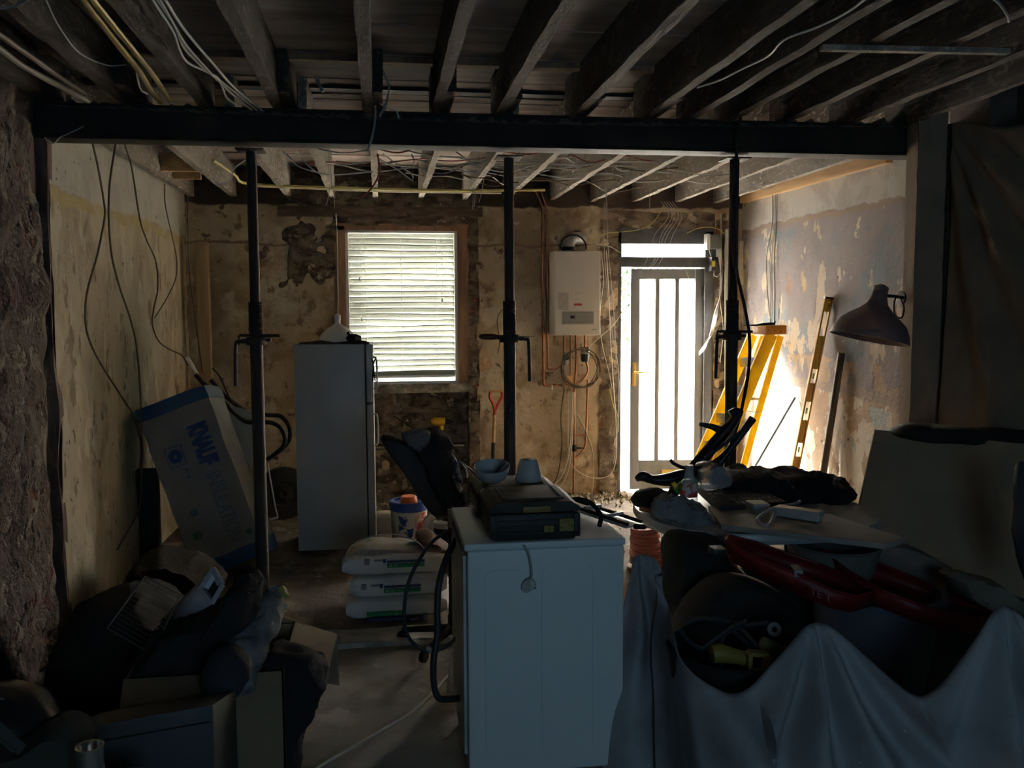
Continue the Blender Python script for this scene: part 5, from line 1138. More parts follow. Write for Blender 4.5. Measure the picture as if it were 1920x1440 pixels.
MB().lathe([(.041, h_ * .40), (.0415, h_ * .65), (.036, h_ * .72)], q, n=24).build('label', mat('white label with red', (.7, .66, .62), .5, col2=(.5, .05, .04), scale=30, thr=(.5, .52)), CB)
MB().lathe([(0, h_ - .01), (.02, h_ - .01), (.02, h_ + .02), (0, h_ + .02)], q, n=14).build('cap', m_greyc, CB)
T1('clear_packaging', lens([(1302, 912), (1308, 882), (1318, 868), (1345, 866), (1362, 882), (1368, 905), (1340, 915)], 4.15, .18, .7, amp=.010, sc=14), mat('scratched clear plastic', (.5, .52, .54), .2, transp=.5, bump=.6, bscale=30), 'crumpled clear plastic pack behind the clear bottle on the table', 'packaging')
KB = thing('flat_tool_tray', 'flat black tray with a fine raised grid lying on the table', 'tray')
a, b, c, d = Z_(1305, 905, .08), Z_(1352, 948, .06), Z_(1475, 940, .06), Z_(1400, 905, .08)
MB().prism([a, b, c, d], (0, 0, -.045)).build('tray', m_case, KB, bevel=.004); gr = MB()
for k in range(1, 12): u = k / 12; gr.bar(a.lerp(d, u) + Vector((0, 0, .001)), b.lerp(c, u) + Vector((0, 0, .001)), .0025, .003)
for k in range(1, 7): u = k / 7; gr.bar(a.lerp(b, u) + Vector((0, 0, .001)), d.lerp(c, u) + Vector((0, 0, .001)), .0025, .003)
gr.build('grid_ridges', m_lid, KB)
T1('black_jacket', lens([(1330, 908), (1345, 890), (1365, 882), (1390, 882), (1415, 888), (1432, 884), (1458, 888), (1478, 882), (1500, 880), (1530, 888), (1560, 894), (1582, 905), (1590, 920), (1578, 936), (1560, 950), (1520, 955), (1470, 950), (1420, 948), (1370, 935)], 4.15, .42, .62, amp=.036, sc=14, n=130, rings=13, seed=6), m_coat, 'black jacket bundled in a long heap along the back of the table', 'jacket')
T1('jacket_tail', lens([(1560, 905), (1588, 918), (1584, 935), (1574, 930), (1575, 950), (1588, 975), (1560, 968), (1530, 955), (1540, 925)], 4.10, .2, .6, amp=.016, sc=13, seed=11), m_coat, 'black cloth hanging over the right end of the table beneath the jacket', 'cloth')
SO = thing('double_socket', 'grey white plastic socket box on the white board', 'socket'); a = Z_(1405, 958, .04)
xs = Z_(1453, 966, .04).x
MB().box((a.x, a.y - .05, ZTB + .036), (xs, a.y + .05, ZTB + .080)).build('box', mat('grey white plastic', (.42, .43, .42), .4), SO, bevel=.006, seg=3)
EX = thing('extension_lead', 'white extension block with its cable on the right of the board', 'extension lead'); a = Z_(1455, 965, .04); b = Z_(1540, 978, .04)
MB().bar(a + Vector((0, 0, .022)), b + Vector((0, 0, .022)), .065, .042).build('socket_block', MATS['grey white plastic'], EX, bevel=.006, seg=3)
MB().tube([a + Vector((0, 0, .02)), Z_(1440, 985, .05), Z_(1420, 975, .06), Z_(1445, 955, .07), Z_(1490, 945, .07), Z_(1500, 940, .05)], .008, smooth=6).build('lead', m_greyc, EX)
# dark tubes standing up out of the clutter (vacuum cleaner wands)
VW = thing('vacuum_tube', 'thick black vacuum tube slanting up in front of the ladder, lower left of the pair', 'tube'); yv = 4.40
MB().tube(PL([(1292, 888), (1310, 868), (1340, 832), (1372, 794), (1386, 774)], yv), [.030, .034, .034, .028, .022], n=14).build('wand', m_black, VW); MB().tube(PL([(1368, 776), (1380, 770), (1390, 775)], yv), .018, n=10, smooth=3).build('curved_end', m_black, VW)
MB().tube(PL([(1312, 795), (1335, 800), (1350, 806)], yv - .02), [.010, .016, .02], n=10).build('side_catch', m_black, VW)
VW = thing('vacuum_tube', 'thinner black vacuum tube slanting up to the right of the right prop', 'tube')
MB().tube(PL([(1335, 885), (1360, 855), (1385, 822), (1412, 784)], yv - .15), [.018, .018, .016, .020], n=14).build('wand', m_black, VW); MB().tube(PL([(1350, 868), (1345, 885), (1352, 900)], yv - .15), [.02, .035, .04], n=12, smooth=3).build('floor_joint', m_black, VW)
T1('pruning_saw', MB().bar(P(1322, 860, 4.3), P(1412, 792, 4.2), .012, .016), m_black, 'long thin black bar between the two vacuum tubes', 'tool')
# the long black cable by the right prop
cable('black_cable', [P(1282, 125, 4.55), P(1310, 85, 4.55), P(1345, 45, 4.6), P(1368, 30, 4.62), P(1378, 52, 4.62), P(1385, 130, 4.66), P(1389, 200, 4.68), P(1384, 260, 4.72), P(1378, 330, 4.74), P(1376, 420, 4.76), P(1380, 500, 4.76), P(1395, 570, 4.72), P(1405, 630, 4.70), P(1404, 690, 4.66), P(1392, 760, 4.6), P(1382, 800, 4.5), P(1365, 840, 4.4), P(1330, 870, 4.25), P(1290, 878, 4.2), P(1265, 870, 4.2), P(1257, 862, 4.2)], .0085, m_blackm, 'long black cable draped from the joists down beside the right prop to the table', sm=8)

# ================================================================ LEANING BOARD, BLACK SHEET, CURTAIN
PB = MB(); TL = P(1643, 806, 4.2); 
BL = P(1566, 1160, 3.95); BL.z = max(.01, BL.z); TR = Vector((3.36, 3.86, TL.z - .075)); BR = Vector((3.34, 3.60, .01)); nv = Vector((0, .03, 0))
PB.prism([TL, TR, BR, Vector((BL.x, BL.y, BL.z))], (0, .018, 0)); T1('leaning_board', PB, mat('brown grey board', (.34, .24, .155), .85, col2=(.30, .21, .135), scale=3), 'large plain brown board leaning against the covered right wall', 'board', bevel=.002)
T1('black_sheet', lens([(1672, 812), (1690, 798), (1710, 794), (1760, 798), (1830, 802), (1920, 806), (1990, 812), (1990, 842), (1920, 838), (1830, 832), (1750, 828), (1700, 824)], 4.02, .26, .7, amp=.008, n=80), m_blackm, 'folded black plastic sheet resting on top of the leaning board', 'sheet')
cur_ = MB()
def curt(u, v):
    x = 3.10 + .30 * u; y = 4.62 - .95 * u; top_ = 2.68 + .02 * math.cos(u * 9) - .05 * math.sin(PI * min(1, u * 1.0)); z = top_ - (top_ - .25) * v
    an = math.atan2(v * 2.4 + .02, u * 1.6 + .08); f = math.sin(an * 17 + 1.5 * noise.noise(Vector((u * 2, v * 2, 0)))); amp = .030 * min(1, 3 * (u * u + v * v) ** .5)
    n_ = Vector((-.95, -.30, 0)).normalized(); return Vector((x, y, z)) + n_ * (f * amp + .05 * v * math.sin(u * 7) + .012 * noise.noise(Vector((u * 8, v * 8, 5))) + .02)
cur_.grid(rgrid(0, 1.35, 0, 1, 130, 110, curt)); T1('dust_curtain', cur_, mat('drab dust sheet', (.24, .175, .12), .95, bump=.3, bscale=30, col2=(.19, .14, .095), scale=3), 'drab dust sheet hung from the joists over the right hand wall', 'dust sheet', solid=.002)
T1('timber_upright', MB().box((P(1764, 500, 4.66).x + .012, 4.64, 0.0), (P(1764, 500, 4.66).x + .075, 4.665, 2.70)), m_joist, 'dark upright timber between the plaster pier and the hanging dust sheet', 'timber')

# ================================================================ RIGHT FOREGROUND HEAP
m_redp = mat('dark red plastic case', (.17, .008, .012), .5, col2=(.14, .007, .010), scale=4)
def tray(rim, drop, m, nm, par, th=.006, inn=.05):
    c = sum(rim, Vector()) / len(rim); bot = [r + (c - r) * inn + Vector((0, 0, -drop)) for r in rim]; mb = MB(); n = len(rim)
    mb.loft([bot, rim], caps=False); mb.add(bot, [list(range(n))]); o = mb.build(nm, m, par, solid=th); return o
TR1 = thing('red_case_half', 'dark red plastic case half with letters on its front, left one of two', 'tool case', 'halves of the open red case')
r1 = [P(1360, 1014, 3.42), P(1366, 1004, 3.58), P(1420, 1018, 3.58), P(1490, 1042, 3.56), P(1537, 1058, 3.52), P(1653, 1106, 3.26), P(1605, 1118, 3.18), P(1563, 1108, 3.18), P(1500, 1078, 3.24), P(1430, 1050, 3.32)]
tray(r1, .075, m_redp, 'shell', TR1, .006, .10); MB().tube(r1 + [r1[0]], .006, n=8).build('rim_bead', m_redp, TR1)
dirx = (P(1563, 1110, 3.16) - P(1500, 1082, 3.22)).normalized()
text('TE T', mat('pale red print', (.24, .12, .13), .5), TR1, P(1519, 1113, 3.15), dirx, Vector((0, .05, 1)), .042)
MB().bar(P(1488, 1064, 3.32), P(1498, 1076, 3.24), .035, .025).build('clasp_block', mat('blue grey metal', (.22, .25, .27), .4), TR1, bevel=.003)
MB().box((P(1336, 1022, 3.4).x, 3.38, P(1345, 1042, 3.4).z), (P(1360, 1022, 3.4).x, 3.45, P(1345, 1028, 3.4).z)).build('latch', m_black, TR1, bevel=.004)
TR2 = thing('red_case_half', 'dark red plastic case half opened out to the right of the marked one', 'tool case', 'halves of the open red case')
r2 = [P(1538, 1030, 3.58), P(1620, 1046, 3.62), P(1720, 1085, 3.54), P(1800, 1118, 3.42), P(1868, 1152, 3.26), P(1830, 1160, 3.16), P(1740, 1140, 3.14), P(1655, 1108, 3.20), P(1590, 1070, 3.38)]
tray(r2, .075, m_redp, 'shell', TR2, .006, .10); MB().tube(r2 + [r2[0]], .006, n=8).build('rim_bead', m_redp, TR2)
T1('grey_tub', MB().lathe([(.0, -.02), (.17, -.02), (.20, .11), (.208, .115), (.202, .12), (.19, .11), (.165, 0), (0, 0)], P(1560, 1062, 3.66), axis=(0, -.05, 1), n=40, sx=1.0), mat('grey rubber tub', (.14, .135, .12), .6), 'shallow grey tub behind the open red case', 'tub')
T1('dusty_blanket', lens([(1615, 1015), (1660, 1010), (1710, 1025), (1775, 1060), (1800, 1078), (1760, 1090), (1700, 1080), (1640, 1060)], 3.62, .2, .7, amp=.010, sc=8), mat('grey brown blanket', (.20, .175, .15), .95, bump=.5, bscale=40), 'folded grey brown cloth behind the right half of the red case', 'cloth')
T1('plastic_sacking', lens([(1770, 1078), (1800, 1070), (1850, 1085), (1900, 1115), (1930, 1130), (1925, 1160), (1870, 1150), (1800, 1120)], 3.30, .2, .7, amp=.014, sc=10, seed=4), mat('creased beige sacking', (.22, .19, .15), .7, col2=(.16, .13, .10), scale=8, bump=.8, bscale=25), 'creased beige plastic sacking at the right edge behind the red case', 'sacking')
T1('white_strip', MB().bar(P(1300, 975, 3.75), P(1345, 1040, 3.5), .05, .006), m_greyc, 'grey strip hanging off the front edge of the table', 'strip') if False else None
T1('black_refuse_sack', lens([(1258, 1002), (1300, 998), (1345, 1005), (1362, 1040), (1400, 1080), (1380, 1120), (1300, 1180), (1252, 1170), (1248, 1110), (1247, 1050)], 3.55, .3, .65, amp=.014, sc=10, seed=7), mat('black polythene', (.014, .016, .018), .6, bump=.6, bscale=20, spec=.15), 'black plastic sack filling the space below the left end of the table', 'sack')
T1('black_bag', lens([(1262, 1190), (1280, 1140), (1310, 1105), (1345, 1082), (1385, 1078), (1430, 1090), (1480, 1125), (1500, 1165), (1480, 1200), (1350, 1210)], 3.25, .25, .7, amp=.006, sc=7, seed=2), m_blackm, 'black domed bag behind the tub of yellow tools', 'bag')
BU = thing('blue_grey_tub', 'large round blue grey tub under the open red case', 'tub'); q = P(1642, 1150, 3.50); q.z = 0; zt_ = P(1642, 1146, 3.22).z; R_ = .28
MB().lathe([(0, .0), (.20, 0), (.21, .02), (.262, zt_ - .03), (.250, zt_ - .02), (.20, .03), (0, .03)], q, n=48).build('tub_body', mat('blue grey plastic', (.085, .095, .12), .45), BU)
MB().lathe([(.262, zt_ - .035), (.278, zt_ - .03), (.282, zt_ - .01), (.275, zt_), (.252, zt_), (.250, zt_ - .02)], q, n=48).build('rolled_rim', MATS['blue grey plastic'], BU)
TT = thing('tool_tub', 'black flexible tub of yellow power leads and tools in front of the black bag', 'tub'); q = P(1378, 1215, 3.0); q.z = .0; zr = P(1378, 1215, 3.0).z
MB().lathe([(0, 0), (.17, 0), (.185, .02), (.235, zr), (.245, zr + .005), (.235, zr + .012), (.222, zr), (.17, .03), (0, .03)], q, n=44).build('tub_body', m_blackm, TT)
YT = thing('site_transformer', 'yellow site power tool body in the black tub', 'power tool'); m_dy = mat('dull yellow plastic', (.22, .165, .035), .5)
MB().tube(PL([(1334, 1226), (1348, 1224), (1375, 1230), (1402, 1236)], 2.86), [.030, .034, .026, .024], n=14).build('body', m_dy, YT); fb = MB(); 
for (a_, b_) in (((1404, 1224), (1438, 1226)), ((1438, 1226), (1434, 1260)), ((1434, 1260), (1403, 1258)), ((1403, 1258), (1404, 1224))): fb.bar(P(*a_, 2.83), P(*b_, 2.83), .014, .04, up=(0, 1, 0))
fb.build('guard_frame', m_dy, YT, bevel=.002)
T1('masking_roll', MB().lathe([(.010, -.05), (.022, -.05), (.024, 0), (.024, .002), (.010, .002)], P(1452, 1180, 2.92), axis=(-.4, -.8, .4), n=20), mat('pale roll with blue end', (.20, .20, .20), .5), 'pale roll with an open end sticking out of the black tub', 'roll', bevel=0)
T1('yellow_cable_cap', MB().tube(PL([(1430, 1205), (1450, 1215), (1470, 1225)], 2.88), .022, n=12), mat('faded yellow plastic', (.20, .17, .07), .5), 'faded yellow sleeve under the pale roll in the black tub', 'sleeve')
for k, pts in enumerate([[(1275, 1180), (1290, 1200), (1315, 1215), (1345, 1195), (1375, 1175), (1400, 1165)], [(1350, 1250), (1352, 1215), (1358, 1190), (1385, 1178), (1405, 1195), (1430, 1225)], [(1285, 1170), (1310, 1160), (1350, 1163), (1400, 1172), (1440, 1168)], [(1370, 1180), (1400, 1205), (1420, 1215), (1440, 1210)]]):
    cable('tool_lead', [P(*p, 2.88 + .02 * k) for p in pts], .008, mat('blue grey lead', (.022, .024, .028), .7), ['grey lead curling over the left of the black tub', 'grey lead looped over the yellow tool in the black tub', 'grey lead crossing the back of the black tub', 'short grey lead in the middle of the black tub'][k], 'cable')
# dust sheet over the lot
tp = [(1172, 1052, 3.20), (1180, 1042, 3.24), (1200, 1042, 3.26), (1218, 1054, 3.24), (1234, 1092, 3.2), (1250, 1132, 3.14), (1262, 1180, 3.02), (1270, 1226, 2.86), (1300, 1262, 2.76), (1345, 1292, 2.70), (1378, 1300, 2.68), (1410, 1285, 2.68), (1445, 1248, 2.70), (1480, 1208, 2.72), (1508, 1178, 2.74), (1528, 1168, 2.75), (1552, 1172, 2.74), (1580, 1192, 2.72), (1620, 1228, 2.69), (1665, 1268, 2.66), (1705, 1298, 2.64), (1732, 1304, 2.64), (1765, 1282, 2.64), (1800, 1240, 2.65), (1835, 1188, 2.66), (1862, 1148, 2.68), (1884, 1136, 2.68), (1912, 1150, 2.68), (1960, 1190, 2.7), (2020, 1210, 2.7)]
topp = catmull([P(*p) for p in tp], 7); ns_ = len(topp); rows = []
pk_ = [P(1528, 1168, 2.75), P(1884, 1136, 2.68), P(1195, 1042, 3.26)]
for j in range(41):
    v = j / 40; r = []
    for i, t_ in enumerate(topp):
        w = min(1, i / ns_ / .25); spread = .10 + .22 * w
        p = Vector((t_.x + (.03 if w < .5 else .0) - (.13 * (1 - w)) * v, t_.y - spread * (v ** .8), t_.z * (1 - v) + .012 * v))
        near_ = min(pk_, key=lambda k: abs(k.x - t_.x)); an = (t_.x - near_.x) / (.12 + .5 * v) if False else (t_.x - near_.x) * 3.0
        dr = p - near_; ang_ = math.atan2(dr.x, max(.05, -dr.z + .05)); f = math.sin(ang_ * 15 + near_.x * 3 + 1.2 * noise.noise(p * 2.5))
        p.y -= .058 * f * min(1, v * 3) + .02 * noise.noise(p * 4) * v; p.x += .008 * noise.noise(p * 6 + Vector((3, 3, 3))); p.z = max(.008, p.z); r.append(p)
    rows.append(r)
T1('dust_sheet', MB().grid(rows), mat('pale blue grey dust sheet', (.33, .325, .34), .8, bump=.25, bscale=30, col2=(.25, .24, .25), scale=4, speck=((.6, .63, .66), 34, .74)), 'pale blue grey dust sheet drawn up in peaks over the heap in the right foreground', 'dust sheet', solid=.002)
T1('blue_polythene', lens([(1913, 880), (1924, 868), (1950, 900), (1950, 1090), (1924, 1085), (1909, 1000)], 3.3, .1, .7, amp=.012), mat('blue grey polythene', (.07, .08, .12), .5), 'fold of blue grey polythene at the right edge beside the board', 'polythene')

# ================================================================ LEFT FOREGROUND HEAP
m_card = mat('grey brown cardboard', (.27, .195, .12), .85, col2=(.22, .16, .10), scale=4); 
CBX = thing('cardboard_box', 'open cardboard box full of clothes in the left foreground', 'box'); xa, xb, ya, yb_, hz_ = P(232, 1290, 3.22).x, P(531, 1260, 3.22).x, 3.22, 3.72, P(470, 1262, 3.22).z
for nm, a, b in (('wall_panel', (xa, ya, 0), (xb, ya + .006, hz_)), ('wall_panel', (xa, yb_ - .006, 0), (xb, yb_, hz_)), ('wall_panel', (xa, ya, 0), (xa + .006, yb_, hz_)), ('wall_panel', (xb - .006, ya, 0), (xb, yb_, hz_)), ('base_panel', (xa, ya, .002), (xb, yb_, .008))): MB().box(a, b).build(nm, m_card, CBX)
def quad(pts, th, nm, m, par): return MB().prism(pts, th).build(nm, m, par)
quad([Vector((xb - .003, ya + .14, hz_)), Vector((xb - .003, yb_, hz_)), P(632, 1192, 3.72), P(607, 1296, 3.36)], (.0, .0, .005), 'flap', m_card, CBX)
quad([P(632, 1192, 3.72), P(634, 1292, 3.62), P(612, 1292, 3.40), P(607, 1296, 3.36)], (.004, 0, .0), 'flap', m_card, CBX) if False else None
quad([P(515, 1152, 3.76), P(632, 1190, 3.76), P(636, 1286, 3.70), P(520, 1262, 3.70)], (0, .006, 0), 'flap', m_card, CBX)
quad([Vector((xa, ya, hz_)), Vector((xa + .30, ya, hz_)), P(398, 1342, 3.06), P(222, 1345, 3.06)], (0, 0, .005), 'flap', m_card, CBX)
m_dk = mat('dark clothing', (.016, .016, .019), .95, bump=.5, bscale=50, col2=(.030, .030, .034), scale=5)
T1('dark_clothes', lens([(240, 1290), (245, 1235), (275, 1215), (300, 1175), (345, 1160), (410, 1130), (450, 1085), (480, 1078), (494, 1110), (490, 1135), (450, 1190), (430, 1240), (400, 1285), (330, 1300), (270, 1302)], 3.28, .42, .65, amp=.032, sc=11, n=110, rings=20, seed=1), m_dk, 'heap of dark clothes filling the cardboard box', 'clothes')
JR = thing('grey_trousers', 'rolled grey work trousers with a dark knee patch lying over the cardboard box', 'trousers')
MB().tube([P(508, 1112, 3.60), P(505, 1130, 3.56), P(490, 1165, 3.48), P(470, 1205, 3.38), P(452, 1245, 3.28), P(440, 1275, 3.20), P(438, 1290, 3.17)], [.045, .060, .075, .078, .082, .075, .05], n=28, smooth=6).wob(.026, 11, 3).wob(.012, 34, 2).build('trouser_leg', mat('grey canvas', (.27, .27, .27), .9, col2=(.13, .13, .135), scale=8, bump=.6, bscale=50), JR)
MB().tube([P(436, 1232, 3.22), P(424, 1262, 3.15), P(424, 1290, 3.12), P(430, 1305, 3.12)], [.06, .085, .078, .04], n=24, smooth=5).wob(.012, 10).build('knee_patch', mat('navy canvas', (.035, .038, .048), .9), JR)
MB().bar(P(529, 1102, 3.58), P(536, 1118, 3.55), .02, .03, up=(0, 1, 0)).build('yellow_tag', mat('yellow green tag', (.42, .42, .12), .6), JR); MB().bar(P(524, 1130, 3.56), P(537, 1138, 3.55), .02, .01, up=(0, 1, 0)).build('white_tag', m_greyc, JR)
T1('blue_jeans', lens([(500, 1215), (530, 1210), (570, 1218), (600, 1235), (608, 1262), (600, 1300), (575, 1360), (555, 1430), (550, 1480), (528, 1480), (532, 1400), (530, 1300), (520, 1250)], 3.24, .26, .65, amp=.026, sc=12, n=80, rings=16, seed=12), mat('dark navy cloth', (.016, .017, .022), .9, bump=.4, bscale=60), 'dark blue trousers slumped between the cardboard box and its open flap', 'trousers')
T1('cloth_bundle', lens([(430, 1170), (460, 1120), (486, 1085), (494, 1105), (480, 1150), (450, 1205), (420, 1240), (415, 1215)], 3.42, .16, .7, amp=.012, sc=10, seed=14), mat('speckled brown grey cloth', (.075, .07, .062), .95, col2=(.045, .042, .04), scale=30), 'speckled dark cloth between the white duct and the grey trousers', 'cloth')
DU = thing('white_duct', 'white flat duct with a square open mouth sticking out of the clothes', 'duct'); m_duct = mat('lilac white plastic', (.44, .40, .42), .5)
mouth = [P(376, 1104, 3.42), P(400, 1066, 3.46), P(418, 1096, 3.42), P(397, 1132, 3.38)]; tail = [P(300, 1166, 3.60), P(306, 1158, 3.62), P(345, 1150, 3.58), P(338, 1166, 3.56)]
MB().loft([tail, mouth], caps=False).build('duct_body', m_duct, DU, solid=.006)
fm = MB(); mc = sum(mouth, Vector()) / 4
for i in range(4): a, b = mouth[i], mouth[(i + 1) % 4]; fm.bar(a, b, .018, .010, up=(0, 1, 0)); a2, b2 = mc + (a - mc) * .84, mc + (b - mc) * .84; fm.bar(a2, b2, .008, .03, up=(0, 1, 0))
fm.build('mouth_rim', m_duct, DU, bevel=.002); MB().prism([mc + (m_ - mc) * .86 + Vector((-.012, .012, -.012)) for m_ in mouth], (-.004, .006, -.004)).build('mouth_shade_panel', m_blackm, DU); MB().bar(mc.lerp(mouth[0], .62), mc.lerp(mouth[1], .62), .028, .012, up=(0, 1, 0)).build('inner_flap', mat('bright white plastic', (.7, .7, .74), .4), DU)  # black panel inside the mouth stands in for the shade within the duct
RK = thing('wire_rack', 'thin wire rack sticking up at the left of the clothes heap', 'rack'); c1, c2_, c3, c4_ = P(272, 1081, 3.62), P(338, 1114, 3.55), P(286, 1227, 3.40), P(201, 1178, 3.50)
fr4 = MB()
for a, b in ((c1, c2_), (c2_, c3), (c3, c4_), (c4_, c1)): fr4.tube([a, b], .0028, n=6)
fr4.build('frame', mat('dull wire', (.16, .15, .14), .5, .5), RK); wr_ = MB()
for k in range(1, 14): u = k / 14; wr_.tube([c1.lerp(c4_, u), c2_.lerp(c3, u)], .0012, n=4)
wr_.build('wires', MATS['dull wire'], RK)
GB = thing('grey_metal_box', 'plain grey metal box in front of the cardboard box at bottom left', 'box'); g0, g1 = P(125, 1355, 2.78), P(399, 1322, 2.78)
gb = MB(); 
ff = [Vector((g0.x, 2.72, 0)), Vector((g1.x, 2.78, 0)), Vector((g1.x, 2.78, g1.z)), Vector((g0.x, 2.72, g0.z))]; gb.prism(ff, (0.02, .30, -.08)); gb.build('cabinet', mat('blue grey sheet metal', (.050, .052, .056), .5), GB, bevel=.004)
for v in (0.06, .9): MB().bar(ff[0].lerp(ff[3], v) + Vector((.01, -.004, 0)), ff[1].lerp(ff[2], v) + Vector((-.01, -.004, 0)), .004, .004).build('edge_seam', m_steel, GB)
DP = thing('round_bin', 'dark glossy round topped bin at the left edge against the stone wall', 'bin'); q = P(8, 1400, 2.72); q.z = 0; zt_ = P(8, 1286, 2.72).z
MB().lathe([(0, 0), (.13, 0), (.15, zt_ - .16), (.155, zt_ - .14), (.148, zt_ - .09), (.12, zt_ - .04), (.07, zt_ - .01), (0, zt_)], q, n=36).build('bin_body', mat('dark glossy plastic', (.022, .020, .022), .3), DP)
MB().tube([q + Vector((-.04, -.06, zt_ - .02)), q + Vector((0, -.07, zt_ + .0)), q + Vector((.04, -.06, zt_ - .02))], .006, smooth=4).build('lid_handle', m_black, DP)
T1('green_sack', lens([(-20, 1400), (40, 1385), (100, 1352), (135, 1350), (160, 1368), (168, 1400), (160, 1450), (-20, 1470)], 2.48, .22, .7, amp=.012, sc=10), mat('dark green cloth', (.040, .050, .042), .9, col2=(.05, .042, .035), scale=6, bump=.4), 'dark green sack in the bottom left corner', 'sack')
T1('metal_angle', MB().bar(P(-25, 1345, 2.4), P(42, 1406, 2.36), .030, .004, up=(0, 1, 0)).bar(P(-25, 1360, 2.4), P(30, 1408, 2.36), .006, .02, up=(0, 1, 0)), mat('dull zinc', (.12, .14, .13), .45, .5), 'dull metal angle bar poking in at the bottom left edge', 'metal bar')
TN = thing('shiny_tin', 'shiny silver tin at the bottom edge left of the grey metal box', 'tin'); q = P(168, 1402, 2.42); zt_ = q.z
MB().lathe([(0, -.12), (.034, -.12), (.034, 0), (.036, .002), (.036, .006), (.030, .006), (.030, -.01), (0, -.01)], q, n=28).build('tin_body', mat('bright tinplate', (.62, .62, .58), .18, .9), TN)
MB().lathe([(.0345, -.10), (.0345, -.05)], q, n=28).build('label', mat('grey tin label', (.30, .30, .26), .5, col2=(.10, .09, .07), scale=40), TN)
T1('tin_stand', MB().box((q.x - .12, q.y - .05, 0), (q.x + .10, q.y + .12, zt_ - .121)), m_card, 'brown carton under the shiny tin', 'carton', bevel=.003)
q = PZ(281, 1062, 0); o = MB().box((q.x - .09, q.y, .0), (q.x + .06, q.y + .10, P(281, 882, q.y).z)).build('flue_box', m_blackm, bevel=.004); tag(o, 'tall narrow black box standing against the left wall beside the insulation pack', 'box')


# ================================================================ DARK FILLERS ADDED IN THE HEAP ON THE RIGHT
T1('dark_gap_filler', lens([(1390, 1060), (1440, 1050), (1520, 1062), (1575, 1100), (1590, 1160), (1575, 1225), (1500, 1245), (1420, 1235), (1385, 1150)], 3.72, .22, .7, amp=.016, sc=10, seed=17), m_blackm, 'black filler shape added behind the domed bag to keep the gap under the red case dark', 'sack')  # added black shape, hides the bright floor in the gap
T1('shadow_filler_block', MB().box((1.98, 3.30, 0), (2.50, 3.58, .46)), mat('dark navy filler', (.028, .032, .045), .6), 'dark navy filler block added as shadow under the right half of the open red case', 'crate', bevel=.015)  # added dark block in place of the shadow right of the tub
# ================================================================ SERVICES UNDER THE NEAR CEILING
m_gold = mat('old brass pipe', (.34, .26, .10), .4, .6, col2=(.20, .15, .07), scale=6)
def run(pts, z=2.695): return [PZ(*p, z) for p in pts]
def under(name, pts, r, m, lab, cat='cable', z=2.698, sm=6):
    q = run(pts, z); return tag(MB().tube(q, r, n=8, smooth=sm).build(name, m), lab, cat)
under('brass_pipe', [(150, -20), (157, 0), (215, 75), (260, 132), (280, 165), (302, 192)], .0125, m_gold, 'old brass coloured pipe under the joists at top left, left of the pair', 'pipe')
under('brass_pipe', [(160, -20), (174, 0), (240, 82), (290, 145), (318, 188)], .0115, m_gold, 'old brass coloured pipe under the joists at top left, right of the pair', 'pipe')
under('steel_conduit', [(-20, 52), (0, 66), (60, 108), (120, 150), (160, 176)], .011, mat('rusty conduit', (.16, .12, .09), .6), 'rusty conduit in the top left corner above the stone wall, upper one', 'pipe', sm=3)
under('steel_conduit', [(-20, 80), (0, 92), (40, 122), (90, 150), (165, 190)], .012, mat('pale conduit', (.22, .19, .15), .6), 'pale conduit in the top left corner above the stone wall, lower one', 'pipe', z=2.66, sm=3)
for pts, m, lab in (
    ([(302, -12), (310, 0), (345, 55), (400, 120), (440, 165), (492, 208)], m_whitec, 'pale cable of the bundle slanting to the beam at upper left, outermost on the right'),
    ([(292, -12), (300, 0), (330, 55), (347, 92), (385, 130), (430, 165), (482, 207)], m_greyc, 'pale cable of the bundle slanting to the beam at upper left, second from the right'),
    ([(280, -12), (287, 0), (325, 60), (336, 92), (352, 117), (395, 138), (412, 152), (424, 182), (442, 196)], m_whitec, 'pale cable of the upper left bundle with a sagging kink, leftmost of the bundle'),
    ([(288, -12), (295, 0), (322, 40), (350, 86), (400, 142), (440, 180), (472, 206)], m_greyc, 'pale cable of the bundle slanting to the beam at upper left, second from the left')):
    under('ceiling_cable', pts, .0055, m, lab)
under('ceiling_cable', [(80, -10), (86, 0), (112, 52), (150, 100), (200, 122), (236, 122)], .003, m_greyc, 'thin wire drooping between the first joists at top left', 'wire', z=2.69)
under('ceiling_cable', [(-20, 14), (0, 15), (28, 12), (52, -2)], .005, m_greyc, 'grey cable end in the extreme top left corner')
under('ceiling_cable', [(256, 130), (258, 146), (264, 168), (276, 176)], .004, m_whitec, 'short white wire looped on the brass pipes')
def hang(pts, r, m, lab, Y): return cable('hanging_cable', [P(*p, Y) for p in pts], r, m, lab)
hang([(672, -15), (676, 0), (688, 60), (692, 112), (700, 170), (704, 215), (698, 255), (690, 281)], .006, m_greyc, 'grey cable hanging from the joists down over the front of the beam', 4.72)
hang([(672, 20), (675, 55), (675, 92), (692, 110), (715, 130), (729, 162), (724, 192), (712, 219)], .0055, m_greyc, 'grey cable bowing right beside the joist above the beam', 4.66)
hang([(693, 110), (700, 160), (708, 188), (724, 200), (742, 206), (748, 222)], .0045, m_whitec, 'white cable curling over the top of the beam above the window', 4.68)
under('ceiling_cable', [(1635, -12), (1620, 0), (1585, 25), (1530, 52), (1470, 75), (1440, 105), (1390, 130), (1350, 150), (1308, 164)], .0045, m_whitec, 'long thin white cable slung along the joists at upper right')
under('ceiling_cable', [(1860, -6), (1875, 8), (1890, 30), (1892, 40)], .005, m_greyc, 'short loose cable end near the top right corner')
hang([(84, 258), (92, 268), (102, 268), (112, 258), (130, 250), (157, 237)], .0035, m_greyc, 'short curved wire stuck on the left end of the beam', 4.78)
